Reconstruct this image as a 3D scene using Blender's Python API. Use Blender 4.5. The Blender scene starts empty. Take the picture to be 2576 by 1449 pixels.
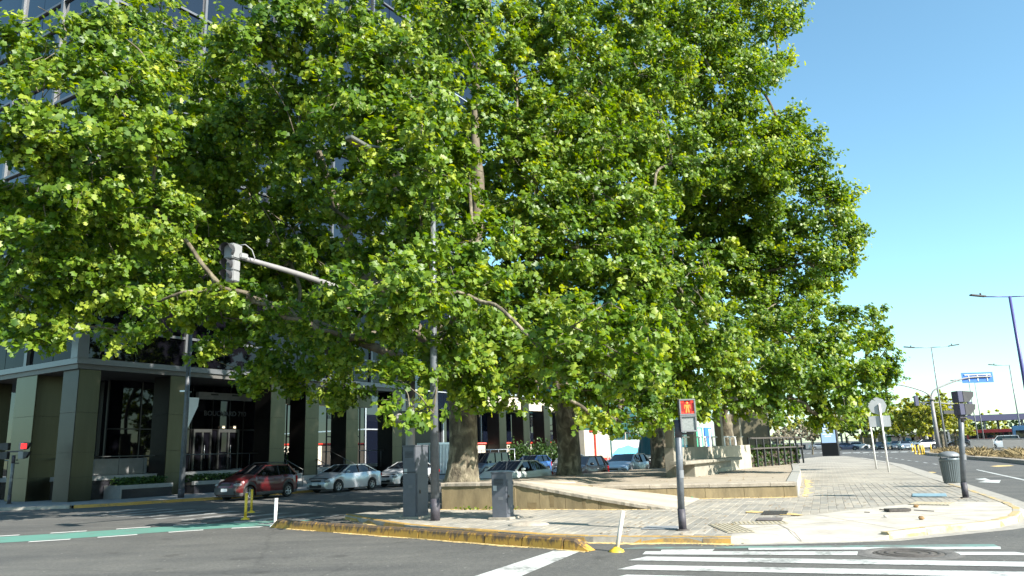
import bpy, bmesh, math, random
import numpy as np
from mathutils import Vector, Matrix

random.seed(7)
rng = np.random.default_rng(11)
PI = math.pi
scene = bpy.context.scene
COL = scene.collection

# ------------------------------------------------------------------ camera
CF, CXX, CYY, CH = 1896.0, 1288.0, 724.5, 1.7
TH, PH = math.atan(411 / 1896), 0.033
_R0 = Vector((1, 0, 0)); CFW = Vector((0, math.cos(TH), math.sin(TH))); _U0 = Vector((0, -math.sin(TH), math.cos(TH)))
CR = _R0 * math.cos(PH) - _U0 * math.sin(PH); CU = _U0 * math.cos(PH) + _R0 * math.sin(PH)
cam_d = bpy.data.cameras.new('camera'); cam = bpy.data.objects.new('camera', cam_d); COL.objects.link(cam)
cam_d.sensor_width = 36; cam_d.lens = 36 * CF / 2576; cam_d.clip_start = 0.1; cam_d.clip_end = 4000
cam.matrix_world = Matrix(((CR.x, CU.x, -CFW.x, 0), (CR.y, CU.y, -CFW.y, 0), (CR.z, CU.z, -CFW.z, CH), (0, 0, 0, 1)))
scene.camera = cam

# ------------------------------------------------------------------ world, sun, exposure
SUN_EL = math.radians(34); SUN_DIR = Vector((0.74 * math.cos(SUN_EL), -0.672 * math.cos(SUN_EL), math.sin(SUN_EL)))
w = bpy.data.worlds.new('World'); scene.world = w; w.use_nodes = True
nt = w.node_tree; nt.nodes.clear()
sky = nt.nodes.new('ShaderNodeTexSky'); sky.sky_type = 'NISHITA'; sky.sun_disc = False
sky.sun_elevation = SUN_EL; sky.sun_rotation = math.atan2(SUN_DIR.x, SUN_DIR.y)
sky.air_density = 1.0; sky.dust_density = 0.45; sky.ozone_density = 2.6; sky.altitude = 10
bg = nt.nodes.new('ShaderNodeBackground'); bg.inputs[1].default_value = 0.098
wo = nt.nodes.new('ShaderNodeOutputWorld')
wb = nt.nodes.new('ShaderNodeMix'); wb.data_type = 'RGBA'; wb.blend_type = 'MULTIPLY'; wb.inputs[0].default_value = 1; wb.inputs[7].default_value = (0.95, 1.19, 1.07, 1)
nt.links.new(sky.outputs[0], wb.inputs[6]); nt.links.new(wb.outputs[2], bg.inputs[0]); nt.links.new(bg.outputs[0], wo.inputs[0])
sl = bpy.data.lights.new('sun', 'SUN'); sl.energy = 5.0; sl.angle = math.radians(0.5); sl.color = (1.0, 0.95, 0.86)
so_ = bpy.data.objects.new('sun', sl); COL.objects.link(so_)
so_.rotation_euler = (-SUN_DIR).to_track_quat('-Z', 'Y').to_euler()
scene.view_settings.view_transform = 'Standard'; scene.view_settings.look = 'None'
scene.view_settings.exposure = 1.42; scene.view_settings.gamma = 1
scene.view_settings.use_curve_mapping = False
try:
    scene.cycles.max_bounces = 8; scene.cycles.transparent_max_bounces = 8; scene.cycles.use_denoising = True
    scene.cycles.sample_clamp_indirect = 6
except Exception: pass

# ------------------------------------------------------------------ where a pixel of the photo (2576 wide) meets the ground / a depth
def ray(x, y): return CR * ((x - CXX) / CF) + CU * ((CYY - y) / CF) + CFW
def gp(x, y, z=0.0):
    d = ray(x, y); t = (z - CH) / d.z
    return Vector((d.x * t, d.y * t, z))
def at(x, y, Y):
    d = ray(x, y); t = Y / d.y
    return Vector((d.x * t, d.y * t, CH + d.z * t))
# street frame: origin at the office corner, A along its long facade, N out towards the street
A = Vector((0.523, 0.852, 0)).normalized(); N = Vector((A.y, -A.x, 0)); P0 = Vector((-21.8, 37.5, 0))
A_ANG = math.atan2(A.y, A.x)
def sp(s, off, z=0.0): return P0 + A * s + N * off + Vector((0, 0, z))
def fac(x, y, off=0.0):
    d = ray(x, y); t = (off + N.dot(P0)) / N.dot(d) if True else 0
    P = Vector((d.x * t, d.y * t, CH + d.z * t)); return (P - P0).dot(A), P.z
RZ = -0.12   # road level; pavements are at 0

# ------------------------------------------------------------------ materials
def new_mat(name):
    m = bpy.data.materials.new(name); m.use_nodes = True
    b = m.node_tree.nodes['Principled BSDF']; return m, m.node_tree, b
def mat(name, col, rough=0.6, metal=0.0, var=0.0, scale=3.0, bump=0.0, bscale=40.0, col2=None, spec=0.5, coat=0.0, rvar=0.0, stretch=None):
    m, t, b = new_mat(name)
    b.inputs['Base Color'].default_value = (*col, 1); b.inputs['Roughness'].default_value = rough
    b.inputs['Metallic'].default_value = metal; b.inputs['Specular IOR Level'].default_value = spec
    if coat: b.inputs['Coat Weight'].default_value = coat; b.inputs['Coat Roughness'].default_value = 0.05
    tc = t.nodes.new('ShaderNodeTexCoord'); src = tc.outputs['Object']
    if stretch:
        mp = t.nodes.new('ShaderNodeMapping'); mp.inputs['Scale'].default_value = stretch
        t.links.new(src, mp.inputs[0]); src = mp.outputs[0]
    if var or col2:
        nz = t.nodes.new('ShaderNodeTexNoise'); nz.inputs['Scale'].default_value = scale; nz.inputs['Detail'].default_value = 8; nz.inputs['Roughness'].default_value = 0.62
        t.links.new(src, nz.inputs['Vector'])
        rp = t.nodes.new('ShaderNodeValToRGB'); rp.color_ramp.elements[0].position = 0.32; rp.color_ramp.elements[1].position = 0.68
        c2 = col2 if col2 else tuple(min(1, c * (1 + var)) for c in col); c1 = col if col2 else tuple(c * (1 - var) for c in col)
        rp.color_ramp.elements[0].color = (*c1, 1); rp.color_ramp.elements[1].color = (*c2, 1)
        t.links.new(nz.outputs[0], rp.inputs[0]); t.links.new(rp.outputs[0], b.inputs['Base Color'])
        if rvar:
            mr = t.nodes.new('ShaderNodeMapRange'); mr.inputs[3].default_value = max(0.02, rough - rvar); mr.inputs[4].default_value = rough + rvar
            t.links.new(nz.outputs[0], mr.inputs[0]); t.links.new(mr.outputs[0], b.inputs['Roughness'])
    if bump:
        n2 = t.nodes.new('ShaderNodeTexNoise'); n2.inputs['Scale'].default_value = bscale; n2.inputs['Detail'].default_value = 6
        bp = t.nodes.new('ShaderNodeBump'); bp.inputs['Strength'].default_value = bump; bp.inputs['Distance'].default_value = 0.02
        t.links.new(src, n2.inputs['Vector']); t.links.new(n2.outputs[0], bp.inputs['Height']); t.links.new(bp.outputs[0], b.inputs['Normal'])
    return m
def emis(name, col, s):
    m, t, b = new_mat(name); b.inputs['Base Color'].default_value = (*col, 1)
    b.inputs['Emission Color'].default_value = (*col, 1); b.inputs['Emission Strength'].default_value = s; return m
M = {}
def asphalt():
    m, t, b = new_mat('asphalt'); tc = t.nodes.new('ShaderNodeTexCoord')
    n1 = t.nodes.new('ShaderNodeTexNoise'); n1.inputs['Scale'].default_value = 0.35; n1.inputs['Detail'].default_value = 12; n1.inputs['Roughness'].default_value = 0.68
    n2 = t.nodes.new('ShaderNodeTexVoronoi'); n2.inputs['Scale'].default_value = 55
    n3 = t.nodes.new('ShaderNodeTexNoise'); n3.inputs['Scale'].default_value = 15; n3.inputs['Detail'].default_value = 9; n3.inputs['Roughness'].default_value = 0.88
    for n_ in (n1, n2, n3): t.links.new(tc.outputs['Object'], n_.inputs['Vector'])
    r = t.nodes.new('ShaderNodeValToRGB'); r.color_ramp.elements[0].position = 0.3; r.color_ramp.elements[0].color = (0.058, 0.058, 0.057, 1)
    r.color_ramp.elements[1].position = 0.7; r.color_ramp.elements[1].color = (0.098, 0.096, 0.090, 1)
    t.links.new(n1.outputs[0], r.inputs[0])
    r2 = t.nodes.new('ShaderNodeValToRGB'); r2.color_ramp.elements[0].position = 0.36; r2.color_ramp.elements[0].color = (0.55, 0.55, 0.55, 1)
    r2.color_ramp.elements[1].position = 0.66; r2.color_ramp.elements[1].color = (1.75, 1.7, 1.6, 1)
    t.links.new(n3.outputs[0], r2.inputs[0])
    mx = t.nodes.new('ShaderNodeMix'); mx.data_type = 'RGBA'; mx.blend_type = 'MULTIPLY'; mx.inputs[0].default_value = 0.8
    t.links.new(r.outputs[0], mx.inputs[6]); t.links.new(r2.outputs[0], mx.inputs[7]); t.links.new(mx.outputs[2], b.inputs['Base Color'])
    mpt = t.nodes.new('ShaderNodeMapping'); mpt.inputs['Rotation'].default_value = (0, 0, .72); mpt.inputs['Scale'].default_value = (.07, 1.1, 1); t.links.new(tc.outputs['Object'], mpt.inputs[0])
    nt_ = t.nodes.new('ShaderNodeTexNoise'); nt_.inputs['Scale'].default_value = 1.0; nt_.inputs['Detail'].default_value = 4; t.links.new(mpt.outputs[0], nt_.inputs['Vector'])
    rt_ = t.nodes.new('ShaderNodeValToRGB'); rt_.color_ramp.elements[0].position = .35; rt_.color_ramp.elements[0].color = (.82, .82, .83, 1); rt_.color_ramp.elements[1].position = .65; rt_.color_ramp.elements[1].color = (1.14, 1.13, 1.10, 1); t.links.new(nt_.outputs[0], rt_.inputs[0])
    no_ = t.nodes.new('ShaderNodeTexNoise'); no_.inputs['Scale'].default_value = 1.1; no_.inputs['Detail'].default_value = 3; t.links.new(tc.outputs['Object'], no_.inputs['Vector'])
    ro_ = t.nodes.new('ShaderNodeValToRGB'); ro_.color_ramp.elements[0].position = .27; ro_.color_ramp.elements[0].color = (.66, .65, .64, 1); ro_.color_ramp.elements[1].position = .36; ro_.color_ramp.elements[1].color = (1, 1, 1, 1); t.links.new(no_.outputs[0], ro_.inputs[0])
    mt_ = t.nodes.new('ShaderNodeMix'); mt_.data_type = 'RGBA'; mt_.blend_type = 'MULTIPLY'; mt_.inputs[0].default_value = 1; t.links.new(rt_.outputs[0], mt_.inputs[6]); t.links.new(ro_.outputs[0], mt_.inputs[7])
    mq_ = t.nodes.new('ShaderNodeMix'); mq_.data_type = 'RGBA'; mq_.blend_type = 'MULTIPLY'; mq_.inputs[0].default_value = 1; t.links.new(mx.outputs[2], mq_.inputs[6]); t.links.new(mt_.outputs[2], mq_.inputs[7]); mx = mq_
    # cracks and pale specks
    vc = t.nodes.new('ShaderNodeTexVoronoi'); vc.feature = 'DISTANCE_TO_EDGE'; vc.inputs['Scale'].default_value = 0.16
    nd = t.nodes.new('ShaderNodeTexNoise'); nd.inputs['Scale'].default_value = 0.9; nd.inputs['Detail'].default_value = 5; t.links.new(tc.outputs['Object'], nd.inputs['Vector'])
    va = t.nodes.new('ShaderNodeMix'); va.data_type = 'VECTOR'; va.inputs[0].default_value = 0.3; t.links.new(tc.outputs['Object'], va.inputs[4]); t.links.new(nd.outputs['Color'], va.inputs[5]); t.links.new(va.outputs[1], vc.inputs['Vector'])
    rc = t.nodes.new('ShaderNodeValToRGB'); rc.color_ramp.elements[0].position = 0.0; rc.color_ramp.elements[0].color = (.80, .80, .80, 1); rc.color_ramp.elements[1].position = 0.006; rc.color_ramp.elements[1].color = (1, 1, 1, 1); t.links.new(vc.outputs['Distance'], rc.inputs[0])
    m3 = t.nodes.new('ShaderNodeMix'); m3.data_type = 'RGBA'; m3.blend_type = 'MULTIPLY'; m3.inputs[0].default_value = 1; t.links.new(mx.outputs[2], m3.inputs[6]); t.links.new(rc.outputs[0], m3.inputs[7])
    vs_ = t.nodes.new('ShaderNodeTexVoronoi'); vs_.inputs['Scale'].default_value = 3.2; t.links.new(tc.outputs['Object'], vs_.inputs['Vector'])
    rs_ = t.nodes.new('ShaderNodeValToRGB'); rs_.color_ramp.elements[0].position = 0.045; rs_.color_ramp.elements[0].color = (1, 1, 1, 1); rs_.color_ramp.elements[1].position = 0.075; rs_.color_ramp.elements[1].color = (0, 0, 0, 1); t.links.new(vs_.outputs['Distance'], rs_.inputs[0])
    m4 = t.nodes.new('ShaderNodeMix'); m4.data_type = 'RGBA'; m4.inputs[7].default_value = (.26, .25, .22, 1); t.links.new(rs_.outputs[0], m4.inputs[0]); t.links.new(m3.outputs[2], m4.inputs[6]); t.links.new(m4.outputs[2], b.inputs['Base Color'])
    b.inputs['Roughness'].default_value = 0.85
    bp = t.nodes.new('ShaderNodeBump'); bp.inputs['Strength'].default_value = 0.5; bp.inputs['Distance'].default_value = 0.01
    t.links.new(n2.outputs[0], bp.inputs['Height']); t.links.new(bp.outputs[0], b.inputs['Normal']); return m
M['asphalt'] = asphalt()
def worn_paint(name, col, under, cover=0.42, scale=9.0, rough=0.6):
    m, t, b = new_mat(name); tc = t.nodes.new('ShaderNodeTexCoord')
    n1 = t.nodes.new('ShaderNodeTexNoise'); n1.inputs['Scale'].default_value = scale; n1.inputs['Detail'].default_value = 10; n1.inputs['Roughness'].default_value = 0.7
    n3 = t.nodes.new('ShaderNodeTexNoise'); n3.inputs['Scale'].default_value = 1.3; n3.inputs['Detail'].default_value = 4
    t.links.new(tc.outputs['Object'], n1.inputs['Vector']); t.links.new(tc.outputs['Object'], n3.inputs['Vector'])
    ad = t.nodes.new('ShaderNodeMath'); ad.operation = 'MULTIPLY_ADD'; ad.inputs[1].default_value = 0.5; t.links.new(n3.outputs[0], ad.inputs[0])
    hf = t.nodes.new('ShaderNodeMath'); hf.operation = 'MULTIPLY'; hf.inputs[1].default_value = 0.5; t.links.new(n1.outputs[0], hf.inputs[0]); t.links.new(hf.outputs[0], ad.inputs[2])
    r = t.nodes.new('ShaderNodeValToRGB'); r.color_ramp.elements[0].position = cover - 0.05; r.color_ramp.elements[0].color = (*under, 1)
    r.color_ramp.elements[1].position = cover + 0.05; r.color_ramp.elements[1].color = (*col, 1)
    t.links.new(ad.outputs[0], r.inputs[0]); t.links.new(r.outputs[0], b.inputs['Base Color']); b.inputs['Roughness'].default_value = rough
    return m
M['white_mark'] = worn_paint('white_road_paint', (0.47, 0.475, 0.45), (0.20, 0.20, 0.19), 0.44, 11)
M['green_mark'] = worn_paint('green_lane_paint', (0.10, 0.245, 0.195), (0.115, 0.19, 0.165), 0.45, 6)
M['green_faint'] = worn_paint('faded_green_paint', (0.13, 0.22, 0.19), (0.12, 0.13, 0.12), 0.5, 5)
M['kerb_yellow'] = worn_paint('yellow_kerb_paint', (0.40, 0.235, 0.055), (0.20, 0.14, 0.07), 0.45, 7, 0.75)
M['block_yellow'] = worn_paint('scuffed_yellow_paint', (0.42, 0.21, 0.018), (0.060, 0.045, 0.030), 0.50, 5, 0.75)
def scuffed():
    m, t, b = new_mat('scuffed_yellow_block'); tc = t.nodes.new('ShaderNodeTexCoord'); sx = t.nodes.new('ShaderNodeSeparateXYZ'); t.links.new(tc.outputs['Object'], sx.inputs[0])
    mp = t.nodes.new('ShaderNodeMapping'); mp.inputs['Scale'].default_value = (6, 6, 2.5); t.links.new(tc.outputs['Object'], mp.inputs[0])
    nz = t.nodes.new('ShaderNodeTexNoise'); nz.inputs['Scale'].default_value = 1.6; nz.inputs['Detail'].default_value = 8; nz.inputs['Roughness'].default_value = 0.7; t.links.new(mp.outputs[0], nz.inputs['Vector'])
    mr = t.nodes.new('ShaderNodeMapRange'); mr.inputs[1].default_value = 0.02; mr.inputs[2].default_value = 0.2; mr.inputs[3].default_value = -.12; mr.inputs[4].default_value = .16; t.links.new(sx.outputs[2], mr.inputs[0])
    ad = t.nodes.new('ShaderNodeMath'); ad.operation = 'ADD'; t.links.new(nz.outputs[0], ad.inputs[0]); t.links.new(mr.outputs[0], ad.inputs[1])
    r = t.nodes.new('ShaderNodeValToRGB'); e = r.color_ramp.elements; e[0].position = .46; e[0].color = (.38, .215, .035, 1); e[1].position = .62; e[1].color = (.085, .058, .035, 1); k = e.new(.54); k.color = (.23, .125, .025, 1)
    t.links.new(ad.outputs[0], r.inputs[0]); t.links.new(r.outputs[0], b.inputs['Base Color']); b.inputs['Roughness'].default_value = .8; return m
M['block_yellow'] = scuffed()
M['shaded_mark'] = worn_paint('worn_shaded_white_paint', (0.30, 0.30, 0.29), (0.10, 0.10, 0.098), 0.50, 5)  # worn paint, with the shade on this crossing worked into its tone
M['kerb_stone'] = mat('kerb_stone', (0.29, 0.27, 0.235), 0.85, var=0.2, scale=5, bump=0.3)
M['concrete'] = mat('pale_concrete', (0.40, 0.365, 0.31), 0.9, var=0.25, scale=1.6, bump=0.25, bscale=60)
M['grout'] = mat('pavement_grout', (0.30, 0.285, 0.26), 0.95, var=0.2, scale=2, bump=0.3)
M['tan_wall'] = mat('tan_render', (0.20, 0.153, 0.083), 0.9, var=0.32, scale=2.6, bump=0.3, bscale=18, stretch=(1, 1, .35))
M['tan_stain'] = mat('brown_stain', (0.15, 0.11, 0.055), 0.9, var=0.2, scale=3)
M['coping'] = mat('coping_concrete', (0.29, 0.25, 0.20), 0.92, var=0.25, scale=3, bump=0.5, bscale=25)
M['plaza_top'] = mat('plaza_concrete', (0.30, 0.255, 0.195), 0.93, var=0.16, scale=1.1, bump=0.3, bscale=50)
M['bench'] = mat('shaded_bench_concrete', (0.225, 0.205, 0.165), 0.9, var=0.2, scale=2.2, bump=0.3)  # tone lowered so the tree shade on the bench sits in the colour
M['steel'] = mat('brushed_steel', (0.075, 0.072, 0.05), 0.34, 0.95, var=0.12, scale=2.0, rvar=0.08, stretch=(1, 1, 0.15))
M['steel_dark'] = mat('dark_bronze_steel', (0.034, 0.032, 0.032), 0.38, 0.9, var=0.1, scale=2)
M['frame'] = mat('facade_frame_aluminium', (0.15, 0.155, 0.165), 0.4, 0.5, var=0.05)
M['frame_shaded'] = mat('shaded_lobby_metal', (0.075, 0.078, 0.076), 0.4, 0.6, var=0.1)  # metal darkened: the deep ground floor shade is in its colour
M['alu'] = mat('aluminium', (0.62, 0.64, 0.67), 0.35, 0.6, var=0.05)
M['granite'] = mat('black_granite', (0.018, 0.018, 0.022), 0.22, var=0.3, scale=30)
M['stone_shaded'] = mat('shaded_lobby_stone', (0.20, 0.20, 0.20), 0.5, var=0.12, scale=3)  # stone darkened to carry the shade under the building
M['stone_light'] = mat('light_stone', (0.31, 0.295, 0.265), 0.6, var=0.08, scale=4)
M['soffit'] = mat('soffit_panel', (0.09, 0.085, 0.08), 0.5)
def glassmat(name, base, ior=1.75, rough=0.02):
    m, t, b = new_mat(name); b.inputs['Base Color'].default_value = (*base, 1); b.inputs['Roughness'].default_value = rough
    b.inputs['IOR'].default_value = ior; b.inputs['Specular IOR Level'].default_value = 0.6
    tc = t.nodes.new('ShaderNodeTexCoord'); nz = t.nodes.new('ShaderNodeTexNoise'); nz.inputs['Scale'].default_value = 0.5
    bp = t.nodes.new('ShaderNodeBump'); bp.inputs['Strength'].default_value = 0.04; bp.inputs['Distance'].default_value = 0.05
    t.links.new(tc.outputs['Object'], nz.inputs['Vector']); t.links.new(nz.outputs[0], bp.inputs['Height']); t.links.new(bp.outputs[0], b.inputs['Normal'])
    return m
M['glass'] = glassmat('dark_blue_glass', (0.005, 0.007, 0.014), 1.7)
M['glass_lobby'] = glassmat('lobby_glass', (0.004, 0.004, 0.006), 1.33)
M['glass_weak_reflect'] = glassmat('weak_reflection_glass', (0.004, 0.004, 0.006), 1.33); M['glass_weak_reflect'].node_tree.nodes['Principled BSDF'].inputs['Specular IOR Level'].default_value = 0.15  # reflection weakened to stand in for dark surroundings that are not built
M['glass_green'] = glassmat('green_glass', (0.02, 0.075, 0.075), 1.6, 0.06)
M['glass_car'] = glassmat('car_glass', (0.006, 0.007, 0.009), 1.55)
M['glass_teal'] = glassmat('teal_glass', (0.01, 0.10, 0.13), 1.6)
M['cab_grey'] = mat('cabinet_grey_paint', (0.075, 0.080, 0.095), 0.5, var=0.15, scale=3, bump=0.05)
M['pole_grey'] = mat('grey_pole_paint', (0.105, 0.115, 0.13), 0.45, 0.1, var=0.25, scale=6)
M['pole_base'] = mat('dark_pole_base_paint', (0.045, 0.04, 0.05), 0.6, var=0.3, scale=8)
M['lamp_grey'] = mat('lamp_grey_paint', (0.17, 0.18, 0.19), 0.5, 0.1, var=0.1, scale=5)
M['mast_grey'] = mat('light_grey_mast_paint', (0.21, 0.20, 0.20), 0.5, var=0.1, scale=3)
M['signal_grey'] = mat('light_grey_signal_plastic', (0.21, 0.21, 0.21), 0.55, var=0.06, scale=6)
M['black'] = mat('black_plastic', (0.018, 0.018, 0.020), 0.5)
M['dark'] = mat('dark_grey_plastic', (0.034, 0.034, 0.037), 0.55, var=0.1)
M['rubber'] = mat('tyre_rubber', (0.016, 0.016, 0.016), 0.85)
M['rim'] = mat('alloy_rim', (0.55, 0.55, 0.56), 0.3, 0.8)
M['white_post'] = mat('white_post_plastic', (0.68, 0.66, 0.64), 0.5, var=0.08, scale=8)
M['dirty_post'] = mat('dirty_white_post_plastic', (0.52, 0.47, 0.40), 0.6, var=0.25, scale=7)
M['yellow_post'] = mat('yellow_post_plastic', (0.62, 0.40, 0.03), 0.5, var=0.2, scale=7)
M['red'] = mat('red_paint', (0.55, 0.035, 0.02), 0.45, var=0.1)
M['orange'] = mat('orange_plastic', (0.75, 0.14, 0.02), 0.5)
M['beige'] = mat('beige_render', (0.42, 0.38, 0.31), 0.9, var=0.1, scale=1.2, bump=0.1)
M['white_board'] = mat('white_board', (0.70, 0.72, 0.73), 0.6, var=0.05)
M['blue_board'] = mat('light_blue_print', (0.10, 0.42, 0.72), 0.6, var=0.06)
M['blue_deep'] = mat('blue_print', (0.03, 0.14, 0.50), 0.6)
M['green_board'] = mat('green_board', (0.05, 0.30, 0.17), 0.6, var=0.1)
M['olive'] = mat('olive_panel', (0.055, 0.046, 0.020), 0.45, var=0.2, scale=0.8)
M['sign_blue'] = mat('blue_sign_enamel', (0.03, 0.13, 0.50), 0.4)
M['sign_back'] = mat('grey_sign_back', (0.36, 0.37, 0.38), 0.5, 0.3, var=0.08)
M['steel_plate'] = mat('blue_grey_plate', (0.22, 0.33, 0.38), 0.5, 0.2, var=0.12, scale=8)
M['iron'] = mat('cast_iron', (0.075, 0.065, 0.058), 0.7, 0.3, var=0.3, scale=12)
M['tactile'] = mat('yellow_tactile_tile', (0.31, 0.26, 0.165), 0.9, var=0.2, scale=5)
M['litter'] = mat('plane_tree_fluff', (0.50, 0.36, 0.15), 0.95, var=0.3, scale=14)
M['leaf_dry'] = mat('dry_leaf', (0.20, 0.12, 0.05), 0.9, var=0.4, scale=20)
M['bark'] = None
M['grass_dry'] = mat('dry_grass', (0.23, 0.175, 0.085), 0.9, var=0.35, scale=1.5)
M['wood_dark'] = mat('dark_bark', (0.06, 0.045, 0.035), 0.95, var=0.3, scale=6)
M['roof_dark'] = mat('dark_blue_roof_metal', (0.055, 0.055, 0.11), 0.5, 0.2)
def barkmat():
    m, t, b = new_mat('plane_tree_bark'); tc = t.nodes.new('ShaderNodeTexCoord')
    mp = t.nodes.new('ShaderNodeMapping'); mp.inputs['Scale'].default_value = (1, 1, 0.6); t.links.new(tc.outputs['Object'], mp.inputs[0])
    n1 = t.nodes.new('ShaderNodeTexNoise'); n1.inputs['Scale'].default_value = 4.2; n1.inputs['Detail'].default_value = 5; n1.inputs['Distortion'].default_value = 0.7
    t.links.new(mp.outputs[0], n1.inputs['Vector'])
    r = t.nodes.new('ShaderNodeValToRGB'); e = r.color_ramp.elements
    e[0].position = 0.34; e[0].color = (0.055, 0.045, 0.030, 1); e[1].position = 0.66; e[1].color = (0.25, 0.21, 0.15, 1)
    k = e.new(0.46); k.color = (0.10, 0.083, 0.056, 1); k = e.new(0.55); k.color = (0.145, 0.125, 0.083, 1)
    t.links.new(n1.outputs[0], r.inputs[0]); t.links.new(r.outputs[0], b.inputs['Base Color']); b.inputs['Roughness'].default_value = 0.9
    n2 = t.nodes.new('ShaderNodeTexNoise'); n2.inputs['Scale'].default_value = 22; n2.inputs['Detail'].default_value = 6; t.links.new(mp.outputs[0], n2.inputs['Vector'])
    ad = t.nodes.new('ShaderNodeMath'); ad.operation = 'ADD'; t.links.new(n1.outputs[0], ad.inputs[0]); t.links.new(n2.outputs[0], ad.inputs[1])
    bp = t.nodes.new('ShaderNodeBump'); bp.inputs['Strength'].default_value = 0.7; bp.inputs['Distance'].default_value = 0.05
    t.links.new(ad.outputs[0], bp.inputs['Height']); t.links.new(bp.outputs[0], b.inputs['Normal']); return m
M['bark'] = barkmat()
M['bark_shaded'] = mat('shaded_limb_bark', (0.065, 0.052, 0.036), 0.92, scale=5, col2=(0.155, 0.13, 0.09), bump=0.6, bscale=14)  # darker than the trunk bark: crown shade is put into the colour
def leafmat(name, dark, mid, bright, trans=0.38):
    m, t, b = new_mat(name)
    at_ = t.nodes.new('ShaderNodeAttribute'); at_.attribute_name = 'tint'
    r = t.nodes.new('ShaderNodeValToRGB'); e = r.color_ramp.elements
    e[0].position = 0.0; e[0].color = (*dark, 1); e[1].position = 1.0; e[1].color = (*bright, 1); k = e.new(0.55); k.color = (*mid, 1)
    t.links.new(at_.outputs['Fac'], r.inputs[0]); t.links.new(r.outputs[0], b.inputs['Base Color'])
    b.inputs['Roughness'].default_value = 0.46; b.inputs['Specular IOR Level'].default_value = 0.42
    tr = t.nodes.new('ShaderNodeBsdfTranslucent'); hs = t.nodes.new('ShaderNodeHueSaturation'); hs.inputs['Saturation'].default_value = 1.15; hs.inputs['Value'].default_value = 1.9; hs.inputs['Hue'].default_value = 0.485
    t.links.new(r.outputs[0], hs.inputs['Color']); t.links.new(hs.outputs[0], tr.inputs[0])
    mx = t.nodes.new('ShaderNodeMixShader'); mx.inputs[0].default_value = trans
    t.links.new(b.outputs[0], mx.inputs[1]); t.links.new(tr.outputs[0], mx.inputs[2]); t.links.new(mx.outputs[0], t.nodes['Material Output'].inputs[0])
    return m
M['leaf'] = leafmat('plane_leaf', (0.028, 0.078, 0.006), (0.112, 0.190, 0.013), (0.31, 0.355, 0.044), .38)
M['leaf_yellow'] = leafmat('tipa_leaf', (0.15, 0.175, 0.03), (0.26, 0.275, 0.045), (0.36, 0.35, 0.06), .45)
M['leaf_dark'] = leafmat('hedge_leaf', (0.015, 0.04, 0.008), (0.03, 0.07, 0.012), (0.06, 0.10, 0.02), 0.2)
M['leaf_pale'] = leafmat('pale_far_leaf', (0.12, 0.11, 0.07), (0.19, 0.165, 0.11), (0.26, 0.22, 0.15), 0.25)
def settmat():
    m, t, b = new_mat('paving_sett'); oi = t.nodes.new('ShaderNodeObjectInfo'); at_ = t.nodes.new('ShaderNodeAttribute'); at_.attribute_name = 'tint'
    ad = t.nodes.new('ShaderNodeMath'); ad.operation = 'ADD'; t.links.new(oi.outputs['Random'], ad.inputs[0]); t.links.new(at_.outputs['Fac'], ad.inputs[1])
    fr = t.nodes.new('ShaderNodeMath'); fr.operation = 'FRACT'; t.links.new(ad.outputs[0], fr.inputs[0])
    r = t.nodes.new('ShaderNodeValToRGB'); e = r.color_ramp.elements; e[0].color = (0.215, 0.203, 0.178, 1); e[1].color = (0.315, 0.28, 0.225, 1); k = e.new(0.5); k.color = (0.258, 0.236, 0.20, 1)
    t.links.new(fr.outputs[0], r.inputs[0])
    tc = t.nodes.new('ShaderNodeTexCoord'); ge = t.nodes.new('ShaderNodeNewGeometry'); n1 = t.nodes.new('ShaderNodeTexNoise'); n1.inputs['Scale'].default_value = 0.8; n1.inputs['Detail'].default_value = 9; n1.inputs['Roughness'].default_value = 0.7
    t.links.new(ge.outputs['Position'], n1.inputs['Vector'])
    mr = t.nodes.new('ShaderNodeMapRange'); mr.inputs[1].default_value = 0.3; mr.inputs[2].default_value = 0.7; mr.inputs[3].default_value = 0.72; mr.inputs[4].default_value = 1.28; t.links.new(n1.outputs[0], mr.inputs[0])
    mx = t.nodes.new('ShaderNodeMix'); mx.data_type = 'RGBA'; mx.blend_type = 'MULTIPLY'; mx.inputs[0].default_value = 1
    t.links.new(r.outputs[0], mx.inputs[6]); t.links.new(mr.outputs[0], mx.inputs[7]); t.links.new(mx.outputs[2], b.inputs['Base Color'])
    b.inputs['Roughness'].default_value = 0.85
    n2 = t.nodes.new('ShaderNodeTexNoise'); n2.inputs['Scale'].default_value = 40; bp = t.nodes.new('ShaderNodeBump'); bp.inputs['Strength'].default_value = 0.4; bp.inputs['Distance'].default_value = 0.01
    t.links.new(ge.outputs['Position'], n2.inputs['Vector']); t.links.new(n2.outputs[0], bp.inputs['Height']); t.links.new(bp.outputs[0], b.inputs['Normal']); return m
M['sett'] = settmat()
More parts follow.
